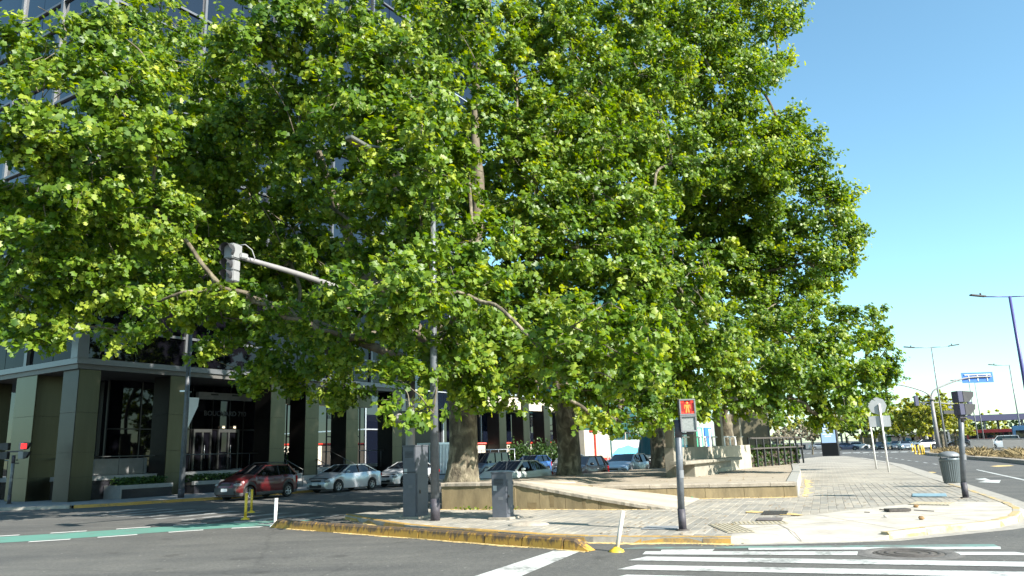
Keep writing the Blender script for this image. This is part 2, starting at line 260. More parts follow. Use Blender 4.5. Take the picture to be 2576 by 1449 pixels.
def pavemat():
    m, t, b = new_mat('far_paving'); tc = t.nodes.new('ShaderNodeTexCoord'); mp = t.nodes.new('ShaderNodeMapping')
    mp.inputs['Rotation'].default_value = (0, 0, -math.atan2(0.93, 0.37) ); t.links.new(tc.outputs['Object'], mp.inputs[0])
    br = t.nodes.new('ShaderNodeTexBrick'); br.inputs['Scale'].default_value = 1; br.inputs['Brick Width'].default_value = 0.5; br.inputs['Row Height'].default_value = 0.2
    br.inputs['Mortar Size'].default_value = 0.014; br.inputs['Color1'].default_value = (0.238, 0.222, 0.19, 1); br.inputs['Color2'].default_value = (0.285, 0.257, 0.21, 1); br.inputs['Mortar'].default_value = (0.31, 0.278, 0.23, 1)
    t.links.new(mp.outputs[0], br.inputs['Vector'])
    n1 = t.nodes.new('ShaderNodeTexNoise'); n1.inputs['Scale'].default_value = 0.5; n1.inputs['Detail'].default_value = 9; t.links.new(tc.outputs['Object'], n1.inputs['Vector'])
    mr = t.nodes.new('ShaderNodeMapRange'); mr.inputs[1].default_value = 0.3; mr.inputs[2].default_value = 0.7; mr.inputs[3].default_value = 0.75; mr.inputs[4].default_value = 1.25; t.links.new(n1.outputs[0], mr.inputs[0])
    mx = t.nodes.new('ShaderNodeMix'); mx.data_type = 'RGBA'; mx.blend_type = 'MULTIPLY'; mx.inputs[0].default_value = 1
    t.links.new(br.outputs[0], mx.inputs[6]); t.links.new(mr.outputs[0], mx.inputs[7]); t.links.new(mx.outputs[2], b.inputs['Base Color']); b.inputs['Roughness'].default_value = 0.9
    return m
M['paving'] = pavemat()
def paint(name, col, metal=0.0, rough=0.3):
    return mat(name, col, rough, metal, coat=0.6)

# ------------------------------------------------------------------ mesh helpers
class MB:
    def __init__(self): self.v = []; self.f = []; self.mi = []; self.sm = []
    def add(self, vs, fs, mi=0, smooth=False):
        o = len(self.v); self.v += [tuple(p) for p in vs]
        for f in fs: self.f.append(tuple(i + o for i in f)); self.mi.append(mi); self.sm.append(smooth)
        return self
    def box(self, c, s, rz=0.0, mi=0, top=1.0):
        hx, hy, hz = s[0] / 2, s[1] / 2, s[2] / 2; cr, sr = math.cos(rz), math.sin(rz); vs = []
        for z, k in ((-hz, 1), (hz, top)):
            for x, y in ((-hx, -hy), (hx, -hy), (hx, hy), (-hx, hy)):
                x *= k; y *= k; vs.append((c[0] + x * cr - y * sr, c[1] + x * sr + y * cr, c[2] + z))
        return self.add(vs, [(3, 2, 1, 0), (4, 5, 6, 7), (0, 1, 5, 4), (1, 2, 6, 5), (2, 3, 7, 6), (3, 0, 4, 7)], mi)
    def bx(self, x0, x1, y0, y1, z0, z1, mi=0): return self.box(((x0 + x1) / 2, (y0 + y1) / 2, (z0 + z1) / 2), (x1 - x0, y1 - y0, z1 - z0), 0, mi)
    def bar(self, p, q, wd, h, mi=0):
        p, q = Vector(p), Vector(q); d = (q - p).normalized(); u = Vector((0, 0, 1)) if abs(d.z) < 0.9 else Vector((1, 0, 0))
        r = d.cross(u).normalized(); u = r.cross(d); vs = []
        for e in (p, q):
            for a_, b_ in ((-1, -1), (1, -1), (1, 1), (-1, 1)): vs.append(e + r * (a_ * wd / 2) + u * (b_ * h / 2))
        return self.add(vs, [(0, 1, 2, 3), (7, 6, 5, 4), (0, 4, 5, 1), (1, 5, 6, 2), (2, 6, 7, 3), (3, 7, 4, 0)], mi)
    def tube(self, pts, rad, n=10, mi=0, cap=True, smooth=True):
        pts = [Vector(p) for p in pts]; rad = rad if isinstance(rad, (list, tuple)) else [rad] * len(pts); vs = []; fs = []
        prev = None
        for i, p in enumerate(pts):
            d = (pts[min(i + 1, len(pts) - 1)] - pts[max(i - 1, 0)]).normalized()
            u = prev if prev is not None else (Vector((1, 0, 0)) if abs(d.x) < 0.9 else Vector((0, 1, 0)))
            r = (u - d * u.dot(d)).normalized(); prev = r; t_ = d.cross(r)
            for k in range(n): a_ = 2 * PI * k / n; vs.append(p + (r * math.cos(a_) + t_ * math.sin(a_)) * rad[i])
        for i in range(len(pts) - 1):
            for k in range(n): k2 = (k + 1) % n; fs.append((i * n + k, i * n + k2, (i + 1) * n + k2, (i + 1) * n + k))
        self.add(vs, fs, mi, smooth)
        if cap:
            o = len(self.v) - len(vs); self.f.append(tuple(o + k for k in reversed(range(n)))); self.f.append(tuple(o + (len(pts) - 1) * n + k for k in range(n))); self.mi += [mi, mi]; self.sm += [False, False]
        return self
    def lathe(self, prof, c=(0, 0, 0), n=20, axis='z', mi=0, smooth=True):
        vs = []; fs = []
        for r, h in prof:
            for k in range(n):
                a_ = 2 * PI * k / n; x, y = r * math.cos(a_), r * math.sin(a_)
                p = (x, y, h) if axis == 'z' else ((x, h, y) if axis == 'y' else (h, x, y)); vs.append((p[0] + c[0], p[1] + c[1], p[2] + c[2]))
        for i in range(len(prof) - 1):
            for k in range(n): k2 = (k + 1) % n; fs.append((i * n + k, i * n + k2, (i + 1) * n + k2, (i + 1) * n + k))
        return self.add(vs, fs, mi, smooth)
    def prism(self, poly, z0, z1, mi=0):
        n = len(poly); vs = [(p[0], p[1], z0) for p in poly] + [(p[0], p[1], z1) for p in poly]
        return self.add(vs, [tuple(reversed(range(n))), tuple(range(n, 2 * n))] + [(i, (i + 1) % n, n + (i + 1) % n, n + i) for i in range(n)], mi)
    def poly(self, pts, mi=0): return self.add(pts, [tuple(range(len(pts)))], mi)
    def ell(self, c, r, nu=12, nv=8, mi=0):
        vs = []; fs = []
        for i in range(nv + 1):
            ph = PI * i / nv
            for k in range(nu): th = 2 * PI * k / nu; vs.append((c[0] + r[0] * math.sin(ph) * math.cos(th), c[1] + r[1] * math.sin(ph) * math.sin(th), c[2] + r[2] * math.cos(ph)))
        for i in range(nv):
            for k in range(nu): k2 = (k + 1) % nu; fs.append((i * nu + k, (i + 1) * nu + k, (i + 1) * nu + k2, i * nu + k2))
        return self.add(vs, fs, mi, True)
    def mesh(self, name, mats, bevel=0.0):
        me = bpy.data.meshes.new(name); me.from_pydata(self.v, [], self.f)
        mats = mats if isinstance(mats, (list, tuple)) else [mats]
        for m in mats: me.materials.append(m)
        me.polygons.foreach_set('material_index', self.mi); me.polygons.foreach_set('use_smooth', self.sm)
        bm = bmesh.new(); bm.from_mesh(me)
        bmesh.ops.recalc_face_normals(bm, faces=bm.faces)
        if bevel: bmesh.ops.bevel(bm, geom=[e for e in bm.edges if len(e.link_faces) == 2 and e.calc_face_angle(0) > 0.5], offset=bevel, segments=2, affect='EDGES', clamp_overlap=True)
        bm.to_mesh(me); bm.free(); me.update(); return me
    def build(self, name, mats, parent=None, bevel=0.0):
        return link(name, self.mesh(name, mats, bevel), parent)
def link(name, me, parent=None):
    o = bpy.data.objects.new(name, me); COL.objects.link(o)
    if parent is not None: o.parent = parent
    return o
def thing(name, label, cat, loc=(0, 0, 0), rz=0.0, group=None):
    o = bpy.data.objects.new(name, None); COL.objects.link(o); o.location = loc; o.rotation_euler = (0, 0, rz); o.empty_display_size = 0.3
    o['label'] = label; o['category'] = cat
    if group: o['group'] = group
    return o
def tag(o, label, cat, group=None):
    o['label'] = label; o['category'] = cat
    if group: o['group'] = group
    return o
def struct(o): o['kind'] = 'structure'; return o
def stuff(o): o['kind'] = 'stuff'; return o
def copy_tree(o, parent=None):
    c = o.copy(); COL.objects.link(c)
    if parent is not None: c.parent = parent
    for ch in list(o.children): copy_tree(ch, c)
    return c
def smooth_poly(pts, n=6):
    out = []; P = [Vector(p) for p in pts]
    for i in range(len(P) - 1):
        p0 = P[max(i - 1, 0)]; p1 = P[i]; p2 = P[i + 1]; p3 = P[min(i + 2, len(P) - 1)]
        for k in range(n):
            t = k / n; out.append(0.5 * ((2 * p1) + (p2 - p0) * t + (2 * p0 - 5 * p1 + 4 * p2 - p3) * t * t + (3 * p1 - p0 - 3 * p2 + p3) * t ** 3))
    out.append(P[-1]); return out
def resample(pts, step):
    P = [Vector(p) for p in pts]; out = [P[0]]; acc = 0.0
    for i in range(len(P) - 1):
        L = (P[i + 1] - P[i]).length; d = step - acc
        while d <= L: out.append(P[i].lerp(P[i + 1], d / L)); d += step
        acc = L - (d - step)
    if (out[-1] - P[-1]).length > step * 0.3: out.append(P[-1])
    return out
def inpoly(x, y, poly):
    c = False; n = len(poly); j = n - 1
    for i in range(n):
        xi, yi = poly[i][0], poly[i][1]; xj, yj = poly[j][0], poly[j][1]
        if (yi > y) != (yj > y) and x < (xj - xi) * (y - yi) / (yj - yi) + xi: c = not c
        j = i
    return c
def arr_mesh(name, verts, loops, starts, totals, mat_, tint=None, smooth=False):
    me = bpy.data.meshes.new(name); me.vertices.add(len(verts)); me.vertices.foreach_set('co', verts.astype(np.float32).ravel())
    me.loops.add(len(loops)); me.loops.foreach_set('vertex_index', loops.astype(np.int32))
    me.polygons.add(len(starts)); me.polygons.foreach_set('loop_start', starts.astype(np.int32))
    try: me.polygons.foreach_set('loop_total', totals.astype(np.int32))
    except Exception: pass
    me.materials.append(mat_)
    if tint is not None:
        a_ = me.attributes.new('tint', 'FLOAT', 'POINT'); a_.data.foreach_set('value', tint.astype(np.float32))
    me.update(calc_edges=True); me.validate(); return me

# ================================================================== SETTING: ground
def flat(name, pts, z, m): return struct(MB().poly([(p[0], p[1], z) for p in pts]).build(name, m))
flat('road', [(-1500, -300), (1500, -300), (1500, 2200), (-1500, 2200)], RZ, M['asphalt'])

KERB1 = [(-5.25, 23.6), (-4.5, 22.2), (-3.65, 20.78), (-2.68, 19.35), (-1.0, 17.75), (.22, 16.46), (1.44, 15.65), (3.05, 15.1), (3.93, 14.77)]
KERB2 = [(6.85, 14.7), (8.05, 15.35), (9.53, 15.91), (10.49, 16.67), (11.7, 18.25), (12.65, 20.28)]
KERB3 = [(12.65, 20.28), (13.94, 23.4), (18.66, 35.66), (26.86, 55.99), (35.28, 81.6), (37.0, 88.0)]
RAMP_BACK = [(3.93, 14.77), (4.61, 16.85), (6.42, 18.35), (8.09, 19.44), (10.0, 20.6), (11.68, 21.09), (12.65, 20.28)]
back_line = [tuple(sp(s, 21.5)[:2]) for s in (72, 40, 20, 0)]
PAVE = KERB1 + RAMP_BACK[1:] + KERB3[1:] + back_line
pav = flat('pavement', PAVE, 0.0, M['paving'])
MB().prism([(p[0], p[1]) for p in PAVE], RZ - 0.3, -0.004).build('pavement_bed', M['kerb_stone'], pav)
# dropped concrete corner
front = resample([(p[0], p[1], 0) for p in [(3.93, 14.77), (4.35, 14.72), (5.36, 14.62), (6.3, 14.58)] + KERB2], .1); rear = resample([(p[0], p[1], 0) for p in RAMP_BACK], .1)
front = [front[int(i * (len(front) - 1) / 70)] for i in range(71)]; rear = [rear[int(i * (len(rear) - 1) / 70)] for i in range(71)]
def ramp_drop(x): 
    a_ = min(1, max(0, (x - 3.95) / .75)); b_ = min(1, max(0, (7.35 - x) / 1.1)); k = min(a_, b_); return -.106 * k * k * (3 - 2 * k)
rp = MB(); NR = 12
for i, (f_, b_) in enumerate(zip(front, rear)):
    for k in range(NR + 1):
        t_ = k / NR; p = f_.lerp(b_, t_); e_ = max(0, 1 - t_ / .55); rp.v.append((p.x, p.y, (ramp_drop(f_.x) if i else 0) * e_ * e_ * (3 - 2 * e_) + .002))
for i in range(70):
    for k in range(NR): rp.f.append((i * (NR + 1) + k, (i + 1) * (NR + 1) + k, (i + 1) * (NR + 1) + k + 1, i * (NR + 1) + k + 1)); rp.mi.append(0); rp.sm.append(True)
for i in range(70):
    a_, b_ = rp.v[i * (NR + 1)], rp.v[(i + 1) * (NR + 1)]; rp.add([a_, b_, (b_[0], b_[1], RZ - .05), (a_[0], a_[1], RZ - .05)], [(0, 1, 2, 3)])
ramp = struct(rp.build('kerb_ramp', M['concrete']))
MB().prism([(p.x, p.y) for p in front + rear[::-1][1:-1]], RZ - 0.3, RZ + 0.002).build('ramp_bed', M['concrete'], ramp)
for (x0, y0), (x1, y1) in (((5.2, 14.66), (5.6, 17.5)), ((7.3, 15.0), (7.0, 18.8)), ((9.4, 15.95), (8.9, 19.9)), ((4.4, 16.1), (11.6, 18.4))):
    n_ = 14; mb = MB(); d_ = Vector((y1 - y0, x0 - x1, 0)).normalized() * .008; pp_ = []
    for i in range(n_ + 1):
        x, y = x0 + (x1 - x0) * i / n_, y0 + (y1 - y0) * i / n_; j_ = min(range(71), key=lambda k: (front[k] - Vector((x, y, 0))).length + (rear[k] - Vector((x, y, 0))).length); L_ = (rear[j_] - front[j_]).length; t_ = min(1, (Vector((x, y, 0)) - front[j_]).length / L_); e_ = max(0, 1 - t_ / .55)
        pp_.append(Vector((x + random.gauss(0, .008), y, ramp_drop(front[j_].x) * e_ * e_ * (3 - 2 * e_) + .010)))
    for a_, b_ in zip(pp_[:-1], pp_[1:]): mb.add([a_ - d_, a_ + d_, b_ + d_, b_ - d_], [(0, 1, 2, 3)])
    mb.build('joint', mat('joint_dirt', (.13, .11, .09), .95) if 'joint_dirt' not in bpy.data.materials else bpy.data.materials['joint_dirt'], ramp)
# concrete apron strip (gutter) in front of the corner
gut = [(3.9, 14.55), (5.4, 14.42), (7.0, 14.42), (8.3, 15.0), (9.8, 15.6), (10.9, 16.3), (12.2, 18.0), (13.3, 20.2), (14.9, 24.0), (19.6, 35.6), (27.8, 56), (36.2, 81.5)]
gut_in = [(4.0, 14.85), (6.8, 14.8), (8.0, 15.4), (9.5, 16.0), (10.4, 16.8), (11.6, 18.4), (12.6, 20.5), (13.9, 23.6), (18.6, 35.8), (26.8, 56), (35.2, 81.6)]
gm = MB(); m_ = min(len(gut), len(gut_in)); go, gi = resample([(x, y, 0) for x, y in gut], 1.0), resample([(x, y, 0) for x, y in gut_in], 1.0); k_ = min(len(go), len(gi))
go = [go[int(i * (len(go) - 1) / 60)] for i in range(61)]; gi = [gi[int(i * (len(gi) - 1) / 60)] for i in range(61)]
for i in range(60): gm.add([(go[i].x, go[i].y, RZ + .004), (go[i + 1].x, go[i + 1].y, RZ + .004), (gi[i + 1].x, gi[i + 1].y, RZ + .004), (gi[i].x, gi[i].y, RZ + .004)], [(0, 1, 2, 3)])
struct(gm.build('gutter', M['kerb_stone']))

def kerb_run(name, line, step, m, width=0.17, ztop=0.012, parent=None, jitter=0.006, gap=0.008):
    root = MB().bx(0, .01, 0, .01, RZ - .2, RZ - .19).build(name, m); struct(root)
    L = resample([(p[0], p[1], 0) for p in line], step)
    for i in range(len(L) - 1):
        p, q = L[i], L[i + 1]; d = (q - p).normalized(); r = Vector((d.y, -d.x, 0)); p2 = p + d * gap; q2 = q - d * gap
        z = ztop + random.uniform(-jitter, jitter); o_ = random.uniform(-.006, .006)
        mb = MB(); vs = []
        for e in (p2, q2):
            for a_, zz in ((0.012, RZ - .05), (0.0, z - .03), (-0.03, z), (-width, z), (-width, RZ - .05)): vs.append((e.x + r.x * (a_ + o_), e.y + r.y * (a_ + o_), zz))
        mb.add(vs, [(0, 1, 6, 5), (1, 2, 7, 6), (2, 3, 8, 7), (3, 4, 9, 8), (0, 4, 3, 2, 1), (5, 6, 7, 8, 9)])
        mb.build('kerb_block', m, root)
    return root
kerb_run('kerb_yellow', KERB1, 1.15, M['kerb_yellow'])
M['kerb_faded'] = worn_paint('faded_yellow_kerb_paint', (0.42, 0.29, 0.10), (0.33, 0.29, 0.22), 0.52, 5, 0.8)
kerb_run('kerb_corner', KERB2, 1.1, M['kerb_faded'])
kerb_run('kerb_avenue', KERB3[:2] + [(16.0, 28.75)], 1.2, M['kerb_faded'])
kerb_run('kerb_avenue_far', [(16.0, 28.75)] + KERB3[2:], 1.5, M['kerb_stone'])

# paving setts on the plaza corner: nearest 300 are objects, the rest one mesh
e2 = Vector((0.37, 0.929, 0)).normalized(); e1 = Vector((e2.y, -e2.x, 0)); SW, SL = 0.205, 0.46
def sett_vs(hx, hy, h, b): return [(-hx, -hy, 0), (hx, -hy, 0), (hx, hy, 0), (-hx, hy, 0), (-hx + b, -hy + b, h), (hx - b, -hy + b, h), (hx - b, hy - b, h), (-hx + b, hy - b, h)]
SF = [(4, 5, 6, 7), (0, 1, 5, 4), (1, 2, 6, 5), (2, 3, 7, 6), (3, 0, 4, 7)]
inner = []
spots = []
WALL_BASE = [(-2.41, 24.41), (4.33, 21.4)]
for iu in range(-60, 110):
    for iv in range(10, 70):
        u = iu * SW; v = iv * SL + (SL / 2 if iu % 2 else 0) + 3
        p = e1 * u + e2 * v
        if p.y > 31 or p.y < 14.6 or p.x < -6: continue
        if not all(inpoly(p.x + e1.x * a_ * .11 + e2.x * b_ * .24, p.y + e1.y * a_ * .11 + e2.y * b_ * .24, PAVE) for a_ in (-1, 1) for b_ in (-1, 1)): continue
        if p.x < 8.9 and p.y > 26.2: continue
        # keep clear of the kerb stones
        kd = min((Vector((q[0], q[1], 0)) - p).length for q in KERB1)
        spots.append(p)
def near_kerb(p):
    for line in (KERB1, KERB3):
        for i in range(len(line) - 1):
            a_, b_ = Vector((*line[i], 0)), Vector((*line[i + 1], 0)); t = max(0, min(1, (p - a_).dot(b_ - a_) / (b_ - a_).length_squared))
            if (p - a_ - (b_ - a_) * t).length < 0.30: return True
    return False
spots = [p for p in spots if not near_kerb(p)]
spots.sort(key=lambda p: p.length if abs(p.x / p.y) < 0.7 else 99)
sett_me = [MB().add(sett_vs(SW / 2 - .0035, SL / 2 - .0035, h * .45, .006), SF).mesh('sett', M['sett']) for h in (.010, .013, .016)]
ang2 = math.atan2(e1.y, e1.x)
for i, p in enumerate(spots[:300]):
    o = link('sett', sett_me[i % 3], pav); o.location = (p.x, p.y, 0.001); o.rotation_euler = (random.uniform(-.006, .006), random.uniform(-.006, .006), ang2 + random.uniform(-.01, .01))
rest = MB(); tint = []
for p in spots[300:]:
    h = random.choice((.010, .013, .016)); q = sett_vs(SW / 2 - .0035, SL / 2 - .0035, h * .45, .006)
    rest.add([(p.x + e1.x * x + e2.x * y, p.y + e1.y * x + e2.y * y, z + .001) for x, y, z in q], SF); tint += [random.random()] * 8
o = rest.build('setts', M['sett'], pav); stuff(o)
a_ = o.data.attributes.new('tint', 'FLOAT', 'POINT'); a_.data.foreach_set('value', tint)

# left pavement in front of the offices
lp = [sp(1.2, 5.0), sp(3.0, 5.6), sp(4.2, 6.4), sp(70, 6.4), sp(70, -30), sp(-3, -60), sp(-6, -60), sp(-4.6, -8), sp(-3.4, 0.5), sp(-1.6, 3.6)]
lpav = flat('pavement_left', [(p.x, p.y) for p in lp], 0.0, M['concrete'])
lpav.data.materials[0] = mat('left_paving', (0.21, 0.205, 0.20), 0.85, var=0.15, scale=1.5, bump=0.15)
LK = [sp(-4.6, -8), sp(-3.4, 0.5), sp(-1.6, 3.6), sp(0.0, 4.7), sp(1.2, 5.0)]
kerb_run('kerb_left_corner', LK[2:], 1.2, M['kerb_yellow']); kerb_run('kerb_left_side', LK[:3], 1.5, M['kerb_stone'])
kerb_run('kerb_left_street', [sp(1.2, 5.0), sp(3.0, 5.6), sp(4.2, 6.4), sp(10, 6.4)], 1.4, M['kerb_yellow'])
kerb_run('kerb_left_street_far', [sp(10, 6.4), sp(70, 6.4)], 2.5, M['kerb_stone'])
kerb_run('kerb_plaza_street', [sp(66, 21.5), sp(-1.5, 21.5)], 2.5, M['kerb_stone'])

# ------------------------------------------------------------------ painted road markings
def mark(name, pts, m, parent=None, dz=0.004):
    o = MB().poly([(p[0], p[1], RZ + dz) for p in pts]).build(name, m, parent)
    if parent is None: struct(o)
    return o
def strip_mark(name, left, right, m, dz=.004, parent=None):
    mb = MB(); n = len(left)
    for i in range(n - 1): mb.add([(*left[i][:2], RZ + dz), (*left[i + 1][:2], RZ + dz), (*right[i + 1][:2], RZ + dz), (*right[i][:2], RZ + dz)], [(0, 1, 2, 3)])
    o = mb.build(name, m, parent)
    if parent is None: struct(o)
    return o
gU = smooth_poly([(-40, 11.5, 0), (-24, 17.5, 0), (-17.5, 20.1, 0), (-14.0, 21.35, 0), (-11.6, 22.3, 0), (-9.5, 23.25, 0), (-7.7, 23.75, 0), (-6.2, 23.6, 0)])
gL = smooth_poly([(-40, 9.9, 0), (-24, 15.9, 0), (-17, 18.3, 0), (-13.1, 19.6, 0), (-10.8, 20.55, 0), (-8.9, 21.55, 0), (-7.3, 22.0, 0), (-6.6, 21.75, 0)])
lane = strip_mark('cycle_lane', gU, gL, M['green_mark'])
def dashes(line, off, period, ln, wd, phase, i0, i1):
    L = resample(line, 0.15); k = 0
    s0 = phase
    while s0 + ln < len(L) * .15:
        a_, b_ = int(s0 / .15), int((s0 + ln) / .15); pts_l = []; pts_r = []
        for j in range(a_, b_ + 1, 2):
            d = (L[min(j + 1, len(L) - 1)] - L[max(j - 1, 0)]).normalized(); r = Vector((d.y, -d.x, 0)); pts_l.append(L[j] + r * (off - wd / 2)); pts_r.append(L[j] + r * (off + wd / 2))
        if len(pts_l) > 1: strip_mark('lane_dash', pts_l, pts_r, M['dash_white'], .008, lane)
        s0 += period
gU2 = [p for p in gU if p.x > -22]; gL2 = [p for p in gL if p.x > -22]
M['dash_white'] = worn_paint('fresh_white_road_paint', (0.52, 0.52, 0.50), (0.35, 0.35, 0.34), 0.36, 9)
dashes(gU2, -0.26, 1.62, 1.0, 0.24, 0.5, 0, 0); dashes(gL2, 0.26, 1.62, 1.0, 0.24, 0.9, 0, 0)
# second bit of green lane by the corner
strip_mark('cycle_lane_corner', [(2.2, 14.78), (4.3, 14.35), (7.5, 13.72), (8.1, 13.6)], [(1.7, 14.5), (4.2, 14.08), (7.5, 13.40), (8.0, 13.28)], M['green_faint'], .0055)
# main zebra
zeb = mark('zebra_crossing', [(1.2, 11.4), (1.21, 11.4), (1.21, 11.41)], M['white_mark'], None, .004)
zd = Vector((0.943, -0.332, 0)); zp = Vector((-zd.y, zd.x, 0)); zp = Vector((0.332, 0.943, 0))
for k in range(-9, 1):
    base = Vector((1.845, 13.33, 0)) + zp * (k * 0.95) + Vector((0.0, 0, 0)) - zd * (0.02 * k)
    a_ = base - zp * .25; b_ = a_ + zd * 8.2; c_ = b_ + zp * .48 + zd * 0.0; d_ = a_ + zp * .48 + zd * .22
    mark('stripe', [a_, b_, c_, d_], M['white_mark'], zeb, .008)
B1 = [(2.22, 14.12), (2.10, 13.74), (5.42, 12.83), (5.62, 13.25)]
B2 = [(6.93, 12.86), (6.85, 12.5), (7.95, 12.2), (7.83, 12.62)]
for q in (B1, B2): mark('stripe', q, M['white_mark'], zeb, .008)
mark('stripe', [(4.05, 14.12), (3.98, 13.86), (7.83, 12.97), (8.0, 13.26)], M['white_mark'], zeb, .0085)
mark('stripe', [gp(1664, 1384, RZ), gp(1661, 1391, RZ), gp(1790, 1389, RZ), gp(1798, 1382, RZ)], M['white_mark'], zeb, .0085)
mark('stop_line', [(0.6, 14.64), (1.11, 14.51), (-1.4, 8.6), (-2.25, 8.9)], M['white_mark'])
# shaded zebra across the side street
z2 = mark('zebra_crossing_street', [sp(-4, 12), sp(-4.01, 12), sp(-4.01, 12.01)], M['white_mark'])
for k in range(9):
    off = 8.2 + k * 1.45
    mark('stripe', [sp(-4.2 - k * .12, off), sp(-1.0 - k * .12, off), sp(-1.0 - k * .12, off + .55), sp(-4.2 - k * .12, off + .55)], M['shaded_mark'], z2, .006)
# avenue lines
c = Vector((0.385, 0.923, 0)).normalized(); cr_ = Vector((c.y, -c.x, 0))
av = mark('avenue_lane_lines', [gp(2455, 1182, RZ), gp(2458, 1181, RZ), gp(2590, 1209, RZ), gp(2590, 1212, RZ)], M['white_mark'])
q0, q1 = gp(2420, 1177.5, RZ), gp(2225, 1149.5, RZ); dd = (q1 - q0); LL = dd.length; dd.normalize(); rr = Vector((dd.y, -dd.x, 0))
s = 0
while s < LL + 40:
    p = q0 + dd * s; mark('dash', [p - rr * .08, p + rr * .08, p + dd * 1.6 + rr * .08, p + dd * 1.6 - rr * .08], M['white_mark'], av, .008); s += 3.9
mark('turn_arrow', [gp(2452, 1205, RZ), gp(2478, 1203, RZ), gp(2492, 1208, RZ), gp(2518, 1208, RZ), gp(2514, 1215, RZ), gp(2460, 1213, RZ), gp(2482, 1210, RZ)], M['white_mark'])
for x, y in ((2325, 1189), (2520, 1172)): mark('sand_patch', [gp(x - 30, y + 1, RZ), gp(x - 10, y + 2.5, RZ), gp(x + 32, y, RZ), gp(x + 20, y - 2, RZ), gp(x - 8, y - 1.5, RZ)], M['litter'], None, .003)
z3 = mark('far_zebra_crossing', [gp(1960, 1141, RZ), gp(1962, 1141, RZ), gp(1962, 1140.8, RZ)], M['white_mark'])
fa, fb = gp(1955, 1143, RZ), gp(2075, 1139.5, RZ)
for i in range(8):
    p = fa.lerp(fb, i / 7.5); mark('stripe', [p, p + Vector((1.6, .2, 0)), p + Vector((3.6, 4.2, 0)), p + Vector((2.0, 4.0, 0))], M['white_mark'], z3, .006)
fa, fb = gp(2120, 1140.5, RZ), gp(2330, 1136.5, RZ)
for i in range(9):
    p = fa.lerp(fb, i / 8.5); mark('stripe', [p, p + Vector((1.7, .1, 0)), p + Vector((3.3, 4.2, 0)), p + Vector((1.6, 4.1, 0))], M['white_mark'], z3, .006)
# manhole in the zebra
mh = thing('manhole_cover', 'round dark manhole cover sunk in the zebra crossing', 'manhole cover', tuple(gp(2285, 1393, RZ)))
MB().lathe([(0.0, .012), (.50, .012), (.52, .006)], n=40).build('lid', mat('manhole_iron', (0.10, 0.088, 0.075), 0.8, 0.2, var=0.35, scale=9, bump=0.6, bscale=30), mh)
for r_ in (.15, .3, .42): MB().lathe([(r_, .012), (r_ + .01, .02), (r_ + .05, .02), (r_ + .06, .012)], n=40).build('ring', M['iron'], mh)
MB().lathe([(.53, .003), (.55, .014), (.68, .012), (.80, .003)], n=40).build('collar', mat('manhole_mortar', (0.115, 0.108, 0.10), 0.95, var=0.3, scale=6, bump=0.6), mh)

# ================================================================== SEPARATOR KERB (yellow blocks along the cycle lane)
sep = thing('lane_separator', 'low row of scuffed yellow blocks between the road and cycle lane', 'lane separator', (-6.77, 21.6, RZ))
SEP = [(-6.77, 21.6, 0), (-4.6, 19.65, 0), (-2.42, 17.77, 0), (-0.07, 15.67, 0), (1.3, 14.45, 0)]
SL_ = resample(SEP, 1.02); O_ = Vector((-6.77, 21.6, 0))
for i in range(len(SL_) - 1):
    p, q = SL_[i] - O_, SL_[i + 1] - O_; d = (q - p).normalized(); r = Vector((d.y, -d.x, 0)); j = random.uniform(-.012, .012)
    p = p + d * random.uniform(.006, .02); q = q - d * random.uniform(.004, .02); first, last = i == 0, i == len(SL_) - 2
    H0 = 0.205; mb = MB(); vs = []
    za, zb_ = (0.03 if first else H0), (0.02 if last else H0)
    secs = [(p, H0 * (.15 if first else 1))]
    if first: secs.append((p + d * .25, H0))
    if last: secs.append((q - d * .32, H0))
    secs.append((q, H0 * (.08 if last else 1)))
    for e, hh in secs:
        for x_, z_ in ((.13, 0), (.10, hh * .8), (.06, hh), (-.06, hh), (-.10, hh * .8), (-.13, 0)): vs.append((e.x + r.x * (x_ + j), e.y + r.y * (x_ + j), z_ + .001))
    fs = []
    for k in range(len(secs) - 1):
        for m2 in range(5): fs.append((k * 6 + m2, k * 6 + m2 + 1, (k + 1) * 6 + m2 + 1, (k + 1) * 6 + m2))
    fs += [(5, 4, 3, 2, 1, 0), tuple((len(secs) - 1) * 6 + k for k in range(6))]
    mb.add(vs, fs).build('separator_block', M['block_yellow'], sep)

# ================================================================== PLAZA: raised terrace, walls, ramp, bench
PZ = 0.45
def walltop(x): return 0.8
plaza = MB()
pl = [(-2.41, 24.41, .80), (-0.1, 23.38, .80), (2.35, 26.3, .50), (5.3, 25.55, .45), (8.84, 24.85, .42), (13.2, 36.4, .42), (17.3, 48.2, .42), (19.6, 58, .42), tuple(sp(42, 21.9, .45)), tuple(sp(24, 21.7, .5)), tuple(sp(14, 21.6, .56)), tuple(sp(7.5, 21.7, .64)), (-1.5, 26.6, .78)]
cp = (3.5, 32, .56); nn = len(pl)
plaza.add([cp] + pl, [(0, 1 + i, 1 + (i + 1) % nn) for i in range(nn)])
for i in range(nn):
    p, q = pl[i], pl[(i + 1) % nn]; plaza.add([(p[0], p[1], RZ), (q[0], q[1], RZ), q, p], [(0, 1, 2, 3)], 1)
pz = struct(plaza.build('plaza_terrace', [M['plaza_top'], M['tan_wall']]))
